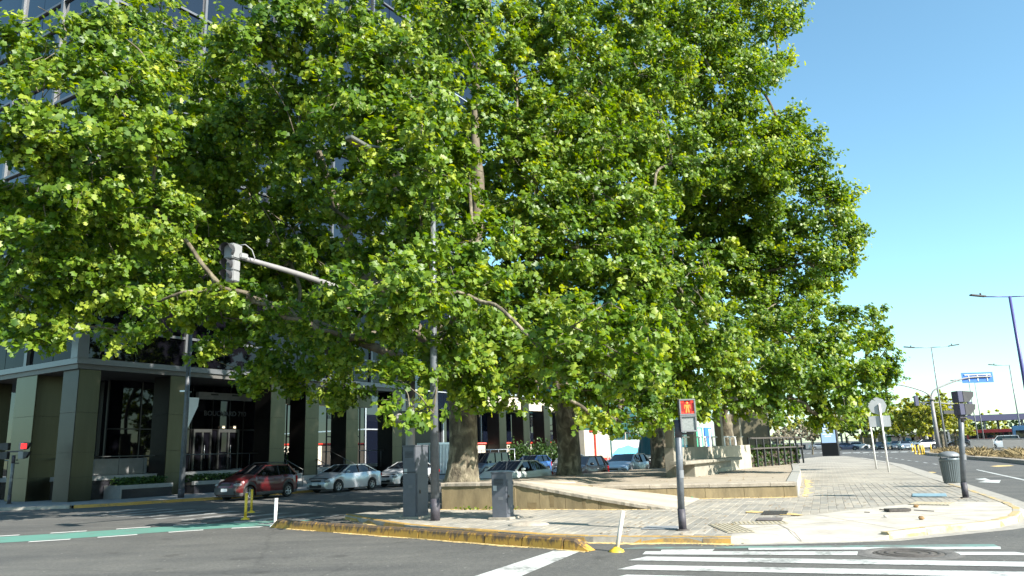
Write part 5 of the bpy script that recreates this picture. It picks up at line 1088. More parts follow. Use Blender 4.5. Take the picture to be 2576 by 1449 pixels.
def car(name, label, cat, kind, loc, heading, body_m, group=None, lights=False, lower=None, roof_m=None, glass=None, plate_=True, scale=1.0, rack=False):
    K = KINDS_[kind]; L, W, H, r = K['L'], K['W'], K['H'], K['r']; hw0 = W / 2
    t = thing(name, label, cat, loc, heading, group); t.scale = (scale,) * 3
    X = lambda x: L / 2 - x
    zs_tab = [(0, K['hood'] - .22), (.10, K['hood'] - .06), (.45, K['hood'] + .04), (K['wx'][0], K['cowl']), (K['wx'][1], K['belt']), (K['wx'][2], K['belt'] + .03), (K['wx'][3], K['deck']), (L - .12, K['deck'] - .05), (L, K['deck'] - .22)]
    hw_tab = [(0, hw0 * .72), (.12, hw0 * .86), (.45, hw0 * .97), (.9, hw0), (L - .9, hw0), (L - .4, hw0 * .96), (L - .1, hw0 * .88), (L, hw0 * .78)]
    def zb(x, ar=.065):
        z_ = .20 + (.10 if x < .1 or x > L - .1 else 0)
        for xw in K['xw']:
            d_ = r + ar
            if abs(x - xw) < d_: z_ = max(z_, r + math.sqrt(max(0, d_ * d_ - (x - xw) ** 2)))
        return z_
    def sect(x, o=0.0):
        b_, s_, h_ = zb(x), lerp_pts(zs_tab, x), lerp_pts(hw_tab, x); mid = b_ + (s_ - b_) * .45
        return [(0, b_ + .02), (h_ * .90, b_ + .01), (h_ * .975 + o, b_ + .005), (h_ * 1.0 + o, mid), (h_ * .985 + o, b_ + (s_ - b_) * .8), (h_ * .93 + o * .7, s_), (h_ * .5, s_ + .035), (0, s_ + .045)]
    xs = sorted(set([0, .04, .10, .2, .3, .45, L - .45, L - .3, L - .2, L - .1, L - .04, L] + [xw + (r + .066) * k for xw in K['xw'] for k in (-1, -.97, -.85, -.65, -.35, 0, .35, .65, .85, .97, 1)] + list(K['wx']) + [i * L / 16 for i in range(17)]))
    mb = MB(); vs = []; fs = []
    for x in xs:
        row = sect(x); vs += [(X(x), y, z_) for y, z_ in row] + [(X(x), -y, z_) for y, z_ in row[1:-1]]
    n = 14; order = list(range(8)) + [13, 12, 11, 10, 9, 8]
    for i in range(len(xs) - 1):
        for k in range(n): a_, b_ = order[k], order[(k + 1) % n]; fs.append((i * n + a_, i * n + b_, (i + 1) * n + b_, (i + 1) * n + a_))
    fs += [tuple(order[k] for k in range(n)), tuple((len(xs) - 1) * n + order[k] for k in reversed(range(n)))]
    body = mb.add(vs, fs, 0, True).build('body', body_m, t)
    body.data.set_sharp_from_angle(angle=math.radians(38))
    MB().bx(X(L - .15), X(.15), -hw0 * .74, hw0 * .74, .17, K['belt'] - .2).build('underbody', M['black'], t)
    if lower: # lower plastic cladding
        for sgn in (-1, 1):
            prev = None; mb = MB()
            for x in xs:
                if x < .02 or x > L - .02: continue
                b_, h_ = zb(x, .065), lerp_pts(hw_tab, x); row = [(X(x), sgn * (h_ * .985 + .012), b_ - .002), (X(x), sgn * (h_ + .016), b_ + .07), (X(x), sgn * (h_ + .004), b_ + .13)]
                if prev: mb.add(prev + row, [(0, 1, 4, 3), (1, 2, 5, 4)], 0, True)
                prev = row
            mb.build('cladding', lower, t)
        MB().box((X(.03), 0, .42), (.14, W * .84, .34)).build('front_bumper', lower, t, .04); MB().box((X(L - .03), 0, .45), (.14, W * .86, .30)).build('rear_bumper', lower, t, .04)
    # greenhouse
    w0, w1, w2, w3 = K['wx']; yb = hw0 * .91; yr = hw0 * (.70 if kind in ('hatch', 'sedan', 'suv') else .86); zr = H - .05; zbt = lambda x: lerp_pts(zs_tab, x) - .01
    rm = roof_m or body_m; mb = MB(); prev = None; nst = 7
    for i in range(nst + 1):
        x = w1 - .06 + (w2 - w1 + .12) * i / nst; e = math.sin(PI * i / nst); row = []
        for k in range(7): yy = -1 + k / 3; row.append((X(x), yy * yr, zr - .015 + (H - zr) * (1 - abs(yy) ** 2.4) * (.55 + .45 * e) - (.02 if i in (0, nst) else 0)))
        if prev: mb.add(prev + row, [(k, k + 1, 8 + k, 7 + k) for k in range(6)], 0, True)
        prev = row
    mb.build('roof', rm, t)
    G = glass or M['glass_car']
    def pillar(x0, x1, wd2, m=None):
        for sg_ in (-1, 1): MB().bar((X(x0), sg_ * (yb + .004), zbt(x0)), (X(x1), sg_ * (yr + .004), zr - .005), wd2, .05).build('pillar', m or body_m, t)
    pillar(w0 + .02, w1, .07); pillar(w3 - .02, w2, .10)
    for sg_ in (-1, 1): MB().bar((X(w1 - .02), sg_ * (yr + .002), zr - .01), (X(w2 + .02), sg_ * (yr + .002), zr - .01), .05, .05).build('roof_rail', rm, t)
    def inter(x): # top of the side glass at x
        if x < w1: f_ = (x - w0) / (w1 - w0)
        elif x > w2: f_ = (w3 - x) / (w3 - w2)
        else: f_ = 1
        return max(0, min(1, f_))
    cuts = [w0 + .08] + list(K['split']) + [w3 - .08]
    for sg_ in (-1, 1):
        for a_, b_ in zip(cuts[:-1], cuts[1:]):
            lo, hi = [], []
            for i in range(7):
                x = a_ + .03 + (b_ - a_ - .06) * i / 6; f_ = inter(x); z0 = zbt(x); zt_ = z0 + (zr - z0) * f_ * .97
                lo.append((X(x), sg_ * yb, z0)); hi.append((X(x), sg_ * (yb + (yr - yb) * (zt_ - z0) / max(.05, zr - z0)), max(zt_, z0 + .005)))
            MB().add(lo + hi, [(i, i + 1, 8 + i, 7 + i) for i in range(6)]).build('side_window', G, t)
        for x in K['split']: 
            f_ = inter(x); MB().bar((X(x), sg_ * (yb + .006), zbt(x)), (X(x), sg_ * (yb + (yr - yb) * f_ + .006), zbt(x) + (zr - zbt(x)) * f_), .075, .03).build('pillar', M['black'] if kind != 'minibus' else body_m, t)
    for nm, xa, xb in (('windscreen', w0, w1), ('rear_window', w3, w2)):
        mb = MB(); rows = []
        for j in range(3):
            f_ = j / 2
            for k in range(7):
                yy = -1 + k / 3; bulge = .10 * (1 - yy * yy) * (1 if nm == 'windscreen' else -.6); x = xa + (xb - xa) * f_ - bulge * (1 - f_ * .5); y_ = (yb + (yr - yb) * f_) * .97; z0 = zbt(xa); rows.append((X(x), yy * y_, z0 + (zr + .01 - z0) * f_))
        mb.add(rows, [(j * 7 + k, j * 7 + k + 1, (j + 1) * 7 + k + 1, (j + 1) * 7 + k) for j in range(2) for k in range(6)], 0, True).build(nm, G, t)
    # doors as proud skins
    se = K['seams']
    for sg_ in (-1, 1):
        for a_, b_ in zip(se[:-1], se[1:]):
            mb = MB(); prev = None
            for i in range(9):
                x = a_ + .012 + (b_ - a_ - .024) * i / 8; row = [(X(x), sg_ * (y + .006), z_) for y, z_ in sect(x)[2:6]]
                if prev: mb.add(prev + row, [(k, k + 1, 5 + k, 4 + k) for k in range(3)], 0, True)
                prev = row
            d_ = mb.build('door', body_m, t); xh = b_ - .22; MB().box((X(xh), sg_ * (lerp_pts(hw_tab, xh) * .995 + .012), K['belt'] - .14), (.17, .03, .03)).build('handle', M['alu'] if not lower else M['dark'], d_, .008)
        MB().ell((X(w0 + .42), sg_ * (hw0 * .97 + .10), zbt(w0 + .42) + .09), (.07, .11, .075), 10, 6).build('mirror', body_m if not lower else M['black'], t)
    # lamps, grille, plate
    zl = K['hood'] - .13
    for sg_ in (-1, 1):
        MB().ell((X(.20), sg_ * hw0 * .76, zl), (.22, .15, .085), 12, 8).build('headlight', emis('lit_headlight', (1, .95, .85), 2.0) if lights and 'lit_headlight' not in bpy.data.materials else (bpy.data.materials['lit_headlight'] if lights else mat_once('headlight_glass', (.26, .27, .28), .12)), t)
        MB().box((X(L - .10), sg_ * hw0 * .80, K['deck'] - .22), (.10, .20, .18 if kind in ('sedan',) else .34)).build('tail_light', mat_once('tail_light_red', (.35, .01, .01), .2), t, .03)
    MB().box((X(.035), 0, zl + .0), (.05, W * .42, .11)).build('grille', M['black'], t, .015); MB().box((X(.0), 0, .36), (.06, W * .50, .14)).build('air_intake', M['black'], t, .02)
    if plate_:
        MB().box((X(-.045), 0, .46), (.015, .40, .13)).build('number_plate', M['white_board'], t); MB().box((X(L + .02), 0, .62), (.015, .40, .13)).build('number_plate', M['white_board'], t)
    if rack:
        for sg_ in (-1, 1): MB().tube([(X(w1 + .15), sg_ * yr * .85, H - .02), (X(w1 + .25), sg_ * yr * .85, H + .06), (X(w2 - .25), sg_ * yr * .85, H + .06), (X(w2 - .12), sg_ * yr * .85, H - .02)], .022, 8).build('roof_bar', M['black'], t)
    # wheels
    if r not in _wheel:
        ty = MB().lathe([(r * .62, -.09), (r * .93, -.10), (r, -.07), (r, .07), (r * .93, .10), (r * .62, .09)], n=24, axis='y').mesh('tyre', M['rubber'])
        rm_ = MB().lathe([(r * .66, .085), (r * .60, .095), (r * .56, .06)], n=24, axis='y'); rm_.lathe([(0, .09), (r * .16, .09), (r * .18, .07)], n=12, axis='y')
        for k in range(5):
            a_ = 2 * PI * k / 5; rm_.bar((r * .12 * math.cos(a_), .075, r * .12 * math.sin(a_)), (r * .62 * math.cos(a_), .085, r * .62 * math.sin(a_)), .06 if r < .33 else .07, .03)
        dk = MB().lathe([(r * .62, .03), (0, .03)], n=20, axis='y').mesh('disc', M['dark'])
        _wheel[r] = (ty, rm_.mesh('rim', M['rim']), dk)
    for xw in K['xw']:
        for sg_ in (-1, 1):
            wl = link('wheel', _wheel[r][0], t); wl.location = (X(xw), sg_ * (hw0 - .115), r); wl.rotation_euler = (0, random.random() * 6, 0 if sg_ > 0 else PI)
            link('rim', _wheel[r][1], wl); link('disc', _wheel[r][2], wl)
    return t
def mat_once(n_, col, rough): return bpy.data.materials.get(n_) or mat(n_, col, rough)
HEAD = A_ANG + PI   # cars face down the street, towards the corner
rowg = None
P_ = {k: paint(k, *v) for k, v in {'dark_red_paint': ((.075, .004, .006), .2), 'silver_paint': ((.42, .46, .50), .6), 'pale_silver_paint': ((.55, .56, .58), .4), 'slate_blue_paint': ((.045, .06, .085), .4), 'white_paint': ((.62, .66, .64), .0), 'blue_paint': ((.05, .17, .48), .3), 'black_paint': ((.012, .013, .016), .2), 'grey_paint': ((.22, .24, .26), .5), 'navy_paint': ((.025, .035, .07), .4), 'bright_white_paint': ((.75, .75, .76), 0), 'taxi_yellow': ((.75, .42, .02), 0)}.items()}
c_red = car('parked_car', 'dark red hatchback with black plastic bumpers parked at the office kerb', 'car', 'hatch', tuple(sp(4.9, 7.75, RZ)), HEAD + .03, P_['dark_red_paint'], 'cars parked on the office side', lower=M['dark'], rack=True); c_red.scale = (1, 1, 1.07)
car('parked_car', 'silver sedan parked behind the dark red hatchback', 'car', 'sedan', tuple(sp(10.9, 7.7, RZ)), HEAD, P_['silver_paint'], 'cars parked on the office side')
car('parked_car', 'pale silver car half hidden by the tall grey cabinet', 'car', 'sedan', tuple(sp(16.3, 7.7, RZ)), HEAD, P_['pale_silver_paint'], 'cars parked on the office side')
car('parked_van', 'dark slate blue van right of the nearest tree trunk', 'van', 'van', tuple(sp(24.6, 7.8, RZ)), HEAD, P_['slate_blue_paint'], 'cars parked on the office side')
car('parked_car', 'bright blue small car whose roof shows above the white sedan', 'car', 'hatch', tuple(sp(31.0, 7.8, RZ)), HEAD, P_['blue_paint'], 'cars parked on the office side')
car('parked_car', 'dark grey car at the office kerb beyond the blue one', 'car', 'sedan', tuple(sp(37.5, 7.8, RZ)), HEAD, P_['grey_paint'], 'cars parked on the office side')
car('parked_car', 'greenish white sedan parked just behind the ramp wall', 'car', 'sedan', tuple(sp(8.4, 20.2, RZ)), HEAD, P_['white_paint'], 'cars parked on the plaza side')
car('parked_car', 'black hatchback right of the second tree trunk', 'car', 'hatch', tuple(sp(14.6, 20.3, RZ)), HEAD, P_['black_paint'], 'cars parked on the plaza side')
car('parked_car', 'grey silver hatchback parked before the minibus', 'car', 'hatch', tuple(sp(20.6, 20.2, RZ)), HEAD, P_['silver_paint'], 'cars parked on the plaza side')
car('minibus', 'white minibus with teal tinted windows behind the pedestrian signal', 'minibus', 'minibus', tuple(sp(28.4, 19.8, RZ)), HEAD, P_['bright_white_paint'], None, glass=M['glass_teal'])
# avenue traffic (far)
def far(px, py): p = gp(px, py, RZ); return (p.x, p.y, RZ)
AV = math.atan2(c.y, c.x)
car('car', 'dark blue sedan crossing behind the advertising panel', 'car', 'sedan', far(2130, 1133), AV - 1.5, P_['navy_paint'], 'traffic on the avenue')
car('car', 'white car behind the dark blue sedan at the junction', 'car', 'hatch', far(2163, 1130), AV - 1.6, P_['bright_white_paint'], 'traffic on the avenue', lights=True)
car('taxi', 'black taxi with yellow roof waiting at the far zebra', 'taxi', 'sedan', far(2216, 1132), AV + PI + .08, P_['black_paint'], 'traffic on the avenue', roof_m=P_['taxi_yellow'])
car('car', 'grey car half hidden left of the silver car with headlights', 'car', 'hatch', far(2256, 1131), AV + PI, P_['grey_paint'], 'traffic on the avenue')
car('car', 'silver car with lit headlights coming up the avenue', 'car', 'sedan', far(2278, 1132), AV + PI + .1, P_['silver_paint'], 'traffic on the avenue', lights=True)
car('car', 'white crossover with black roof turning across the avenue', 'car', 'suv', far(2325, 1130), AV + PI / 2 + .25, P_['bright_white_paint'], 'traffic on the avenue', roof_m=P_['black_paint'], lower=M['black'])
car('car', 'dark car partly hidden behind the dry median grass', 'car', 'hatch', far(2412, 1124), AV + PI / 2, P_['black_paint'], 'traffic on the avenue')
car('car', 'first white car parked under the dark awning on the far left kerb', 'car', 'hatch', far(1962, 1134), AV + PI, P_['bright_white_paint'], 'cars parked beyond the plaza')
car('car', 'second pale car parked deeper beyond the plaza tip', 'car', 'sedan', far(1985, 1126), AV + PI, P_['pale_silver_paint'], 'cars parked beyond the plaza')
car('car', 'dark car left of the advertising panel beyond the zebra', 'car', 'sedan', far(2062, 1131), AV - 1.3, P_['grey_paint'], 'traffic on the avenue')
def bus(label, loc, rz, body, stripe, ln_=11.5, h=3.1, group=None):
    t = thing('bus', label, 'bus', loc, rz, group); MB().bx(-ln_ / 2, ln_ / 2, -1.25, 1.25, .35, h).build('body', body, t, .12)
    for sg_ in (-1, 1):
        n_ = int(ln_ / 1.6)
        for k in range(n_): x0 = -ln_ / 2 + .4 + k * (ln_ - .8) / n_; MB().bx(x0 + .04, x0 + (ln_ - .8) / n_ - .04, sg_ * 1.262 - .01, sg_ * 1.262 + .01, 1.35, 2.45).build('window', M['glass_car'], t)
        MB().bx(-ln_ / 2 + .1, ln_ / 2 - .1, sg_ * 1.262 - .008, sg_ * 1.262 + .008, .85, 1.15).build('stripe', stripe, t)
        for x_ in (-ln_ / 2 + 2.2, ln_ / 2 - 2.4):
            wl = MB().lathe([(0, .10), (.28, .12), (.46, .12), (.48, .1), (.48, -.1), (0, -.1)], n=20, axis='y').build('wheel', M['rubber'], t); wl.location = (x_, sg_ * 1.2, .48)
    for sg_ in (-1, 1): MB().bx(sg_ * (ln_ / 2 + .003) - .012, sg_ * (ln_ / 2 + .003) + .012, -1.1, 1.1, 1.2, 2.6).build('windscreen', M['glass_car'], t)
    return t
P2_ = {'bus_red': paint('bus_red', (.22, .02, .03)), 'bus_blue': paint('bus_blue', (.06, .16, .30))}
p = gp(2500, 1124, RZ); bus('red and white bus standing under the dark station roof', (p.x + 20, p.y + 30, RZ), AV + 1.35, P2_['bus_red'], M['white_board'])
bus('white bus left of the red one at the station', (p.x - 6, p.y + 16, RZ), AV + 1.3, P_['bright_white_paint'], M['blue_board'], 7.5, 2.7)
p2 = gp(2580, 1130, RZ); bus('blue grey bus at the right edge of the station', (p2.x + 12, p2.y + 10, RZ), AV + 1.35, P2_['bus_blue'], M['white_board'])
p3 = gp(2528, 1128, RZ); car('parked_van', 'white van parked in front of the station buses', 'van', 'van', (p3.x, p3.y, RZ), AV + 1.4, P_['bright_white_paint'])

# ================================================================== AVENUE: median, lamps, gantry, station
med_line = [gp(2331, 1143, RZ), gp(2345, 1146, RZ), gp(2390, 1149, RZ), gp(2449, 1156, RZ), gp(2520, 1161, RZ), gp(2620, 1172, RZ)]
med_back = [gp(2620, 1146, RZ), gp(2520, 1138, RZ), gp(2440, 1134, RZ), gp(2360, 1135.5, RZ)]
md = struct(MB().prism([(p.x, p.y) for p in (med_line + med_back)][::-1], RZ, RZ + .22).build('median', M['coping']))
mkb = kerb_run('kerb_median', [(p.x, p.y) for p in reversed(med_line)], 1.6, M['kerb_stone'], .18, .12)
gv = []; gs = MB()
for i in range(9000):
    f_ = random.random(); a_ = random.random(); k = f_ * 3.98; i0 = int(k); fr = k - i0
    p = med_line[i0 + 1].lerp(med_line[i0 + 2], fr) if i0 < 4 else med_line[5]; q = gp(2620, 1146, RZ).lerp(gp(2360, 1135.5, RZ), 1 - f_)
    b_ = p.lerp(q, .12 + .75 * a_); clump = .5 + .5 * math.sin(b_.x * 1.7) * math.sin(b_.y * 1.1)
    h_ = (.12 + .5 * max(0, clump * 1.6 - .6)) * random.uniform(.4, 1.25); d = Vector((random.gauss(0, .35), random.gauss(0, .35), 0)); wv = Vector((random.gauss(0, 1), random.gauss(0, 1), 0)).normalized() * .03
    z0 = RZ + .2; gs.add([(b_.x - wv.x, b_.y - wv.y, z0), (b_.x + wv.x, b_.y + wv.y, z0), (b_.x + d.x * .5 + wv.x * .8, b_.y + d.y * .5 + wv.y * .8, z0 + h_ * .7), (b_.x + d.x, b_.y + d.y, z0 + h_)], [(0, 1, 2), (0, 2, 3)])
stuff(gs.build('dry_grass', M['grass_dry']))
fc = thing('median_fence', 'grey barred fence along the avenue median behind the dry grass', 'fence', tuple(gp(2445, 1136, RZ)))
fo = gp(2445, 1136, RZ); f1 = gp(2620, 1149, RZ) - fo; nb = 90
br_ = shared('fbar', lambda: MB().bx(-.035, .035, -.035, .035, .2, 1.5).mesh('bar', M['signal_grey']))
for k in range(nb):
    if 38 < k < 52: continue
    child('bar', br_, fc, tuple(f1 * (k / nb)))
for z_ in (1.45, .35): MB().bar(tuple(f1 * 0 + Vector((0, 0, z_))), tuple(f1 * .42 + Vector((0, 0, z_))), .05, .06).build('rail', M['signal_grey'], fc); MB().bar(tuple(f1 * .58 + Vector((0, 0, z_))), tuple(f1 + Vector((0, 0, z_))), .05, .06).build('rail', M['signal_grey'], fc)
for i, (px, py) in enumerate(((2303, 1142), (2312, 1143), (2320, 1143.5), (2325, 1144), (2343, 1137), (2296, 1136))):
    p = gp(px, py, RZ); o = MB().tube([(0, 0, 0), (0, 0, 1.05)], .09, 8).build('tube', M['yellow_post']); o.parent = thing('bollard', ('second yellow bollard from the left at the median nose', 'third yellow bollard from the left at the median nose', 'middle yellow bollard of the front row at the median nose', 'yellow bollard next to the front tip of the median kerb', 'rightmost yellow bollard, standing back beside the gantry', 'leftmost yellow bollard at the median nose')[i], 'bollard', tuple(p), 0, 'yellow bollards at the median nose')
    MB().lathe([(.15, 0), (.13, .1), (.09, .14)], n=10).build('foot', M['yellow_post'], o.parent)
def lamp(label, top, arms, rz, r0=.12, r1=.06, al=1.9, m=None):
    t = thing('street_lamp', label, 'street lamp', (top.x, top.y, RZ), rz, 'street lamps along the avenue'); h = top.z - RZ; m = m or M['lamp_grey']
    MB().tube([(0, 0, 0), (0, 0, h * .5), (0, 0, h)], [r0, (r0 + r1) / 2, r1], 10).build('pole', m, t)
    for sg_ in arms:
        MB().tube([(0, 0, h - .05), (sg_ * al, 0, h)], .045, 6).build('arm', m, t); o = MB().bx(0, 1.15, -.16, .16, -.05, .06).build('lamp_head', M['dark'], t, .02); o.location = (sg_ * al, 0, h + .02); o.rotation_euler = (0, -.12, 0 if sg_ > 0 else PI)
        MB().ell((sg_ * (al + .35), 0, h + .22), (.07, .07, .09), 8, 5).build('photocell', M['dark'], t)
    return t
M['lamp_violet'] = mat('blue_lamp_paint', (.06, .06, .20), .45)
lamp('double armed street lamp rising from the median, nearest the blue gantry sign', at(2343, 873, 87), (-1, 1), -.1)
lamp('tallest thick violet blue street lamp at the right edge', at(2540, 745, 56), (-1, 1), .05, .17, .10, m=M['lamp_violet'])
lamp('single armed street lamp right of the blue gantry sign', at(2539, 918, 112), (-1,), 0, .13, .07)
lamp('small far single armed street lamp before the yellow green trees', at(2308, 1005, 150), (-1,), 0)
lamp('thin street lamp right below the left end of the blue sign', at(2437, 958, 128), (-1,), 0)
lamp('thinner street lamp just right of the one below the blue sign', at(2452, 962, 140), (1,), 0)
lamp('tiny farthest street lamp left of the gantry, above the trees', at(2264, 1012, 190), (-1, 1), 0)
gt = at(2343, 1004, 122); gn = thing('sign_gantry', 'white gantry post with two curved arms carrying a blue sign seen from behind', 'gantry', (gt.x, gt.y, RZ)); gh = gt.z - RZ
MB().tube([(0, 0, 0), (0, 0, gh * .5), (0, 0, gh)], [.34, .30, .24], 14).build('post', M['mast_grey'], gn); MB().lathe([(.55, gh - .1), (.55, gh + .1), (0, gh + .1)], n=14).build('collar', M['mast_grey'], gn)
s1, s2 = at(2419, 938, 122) - gt, at(2502, 961, 122) - gt; sm_ = (s1 + s2) / 2
arm_r = smooth_poly([(0, 0, gh), (.25, 0, gh + .9), (1.3, 0, gh + 1.7), (s1.x + .2, 0, gh + sm_.z - .1), (s2.x - .4, 0, gh + sm_.z + .1)], 6)
MB().tube(arm_r, .13, 10).build('arm', M['mast_grey'], gn); MB().tube(smooth_poly([(0, 0, gh), (-.25, 0, gh + .6), (-1.4, 0, gh + 1.4), (-4.6, 0, gh + 2.4), (-8, 0, gh + 2.7)], 6), .11, 10).build('arm', M['mast_grey'], gn)
sgp = MB().bx(s1.x, s2.x, .16, .22, gh + s2.z, gh + s1.z).build('sign_panel', M['sign_blue'], gn)
for x_ in (.22, .5, .8): MB().bx(s1.x + (s2.x - s1.x) * x_ - .07, s1.x + (s2.x - s1.x) * x_ + .07, .08, .158, gh + s2.z + .25, gh + s1.z - .25).build('bracket', M['alu'], sgp)
MB().bx(s1.x + .4, s2.x - .4, .02, .1, gh + s1.z - .42, gh + s1.z - .28).build('bracket', M['alu'], sgp)
MB().tube([(-2.4, 0, gh - .5), (0, 0, gh - .5), (3.2, 0, gh - .9), (6.5, 0, gh - 1.3)], .09, 8).build('signal_arm', M['lamp_grey'], gn)
for x_, z_ in ((-2.4, gh - .2), (6.0, gh - 1.4)): MB().bx(x_ - .35, x_ + .25, -.2, .2, z_ - .8, z_ + .8).build('signal_head', bpy.data.materials['violet_grey_plastic'], gn, .04)
MB().bx(1.6, 4.4, -.15, .15, gh - 2.4, gh - 1.9).build('signal_bar', M['dark'], gn)
st0 = gp(2470, 1121, RZ); stn = thing('bus_station', 'low bus station with a long dark blue roof on thin posts', 'bus station', (st0.x - 2, st0.y + 34, RZ), AV + 1.40 - PI)
stn.rotation_euler = (0, 0, -.25)
MB().prism([(-12, -8), (90, -8), (90, 10), (-12, 10)], 5.3, 6.2).build('roof', M['roof_dark'], stn); MB().bx(-12.2, 90, -8.2, -8.01, 5.1, 6.4).build('fascia', M['roof_dark'], stn)
for k in range(14): MB().bx(-11 + k * 7.5, -10.6 + k * 7.5, -7, -6.6, 0, 5.3).build('post', M['lamp_grey'], stn); MB().bx(-11 + k * 7.5, -10.6 + k * 7.5, 8, 8.4, 0, 5.3).build('post', M['lamp_grey'], stn)
MB().bx(-5, 80, 6, 6.3, 0, 3.2).build('rear_wall', M['beige'], stn); MB().bx(8, 16, -2, 6, 6.3, 10).build('plant_room', mat('grey_blue_cladding', (.22, .23, .34), .6), stn)
aw = gp(1963, 1118, RZ); t = thing('kiosk', 'dark awning kiosk behind the olive billboard edge', 'kiosk', tuple(aw + Vector((0, 6, 0)))); MB().bx(-5, 5, 0, 4, 0, 2.8).build('walls', M['dark'], t); MB().bx(-5.5, 6.5, -2, 4, 2.85, 3.8).build('awning', M['black'], t, .05)

# a few people far off beyond the plaza
def person(label, px, py, top, legs, lean=0):
    p = gp(px, py, RZ); t = thing('person', label, 'person', (p.x, p.y, RZ), random.uniform(-.6, .6))
    def skin(name, pts, edges, rad, m, parent):
        me = bpy.data.meshes.new(name); me.from_pydata(pts, edges, []); me.materials.append(m); o = link(name, me, parent); md_ = o.modifiers.new('Skin', 'SKIN'); md_.use_smooth_shade = True
        for i, r_ in enumerate(rad): me.skin_vertices[0].data[i].radius = (r_, r_)
        me.skin_vertices[0].data[0].use_root = True; o.modifiers.new('Sub', 'SUBSURF').levels = 1; return o
    pts = [(0, 0, .95), (0, 0, 1.2), (0, 0, 1.42), (0, 0, 1.52), (0, .01, 1.66), (-.10, 0, .9), (-.11, .06, .5), (-.11, -.02, .08), (-.11, .1, .04), (.10, 0, .9), (.12, -.08, .5), (.12, -.16, .08), (.12, -.04, .04), (-.2, 0, 1.4), (-.25, .03, 1.12), (-.22, .1, .86), (.2, 0, 1.4), (.25, -.03, 1.12), (.22, .06, .86)]
    ed = [(0, 1), (1, 2), (2, 3), (3, 4), (0, 5), (5, 6), (6, 7), (7, 8), (0, 9), (9, 10), (10, 11), (11, 12), (2, 13), (13, 14), (14, 15), (2, 16), (16, 17), (17, 18)]
    skin('body', pts, ed, [.15, .14, .15, .06, .105, .09, .065, .045, .04, .09, .065, .045, .04, .065, .045, .035, .065, .045, .035], mat_once('skin_tone', (.42, .25, .17), .6), t)
    MB().lathe([(.175, 1.0), (.18, 1.2), (.20, 1.40), (.10, 1.5)], n=12).build('shirt', top, t); MB().ell((0, -.01, 1.72), (.11, .115, .08), 10, 6).build('hair', M['wood_dark'], t)
    for sg_ in (-1, 1): MB().tube([(sg_ * .10, 0, 1.0), (sg_ * .115, -.01 * sg_, .5), (sg_ * .115, -.05 - .06 * sg_, .1)], [.11, .09, .07], 10).build('trouser_leg', legs, t)
    return t
person('person in a dark red top standing by the far parked cars', 1975, 1137, M['red'], M['dark']); person('person in dark clothes beside the one in red', 1983, 1136, M['black'], M['dark']); person('person in a white top left of the far zebra', 2001, 1133, M['white_board'], M['dark'])
ct = thing('crate_stall', 'low grey barrier box on the kerb beyond the plaza', 'barrier', far(2008, 1131), .2); MB().bx(-1.9, 1.9, -.4, .4, 0, 1.2).build('box', M['lamp_grey'], ct); MB().bx(-1.7, 1.7, -.42, -.41, .15, 1.05).build('panel', M['dark'], ct)
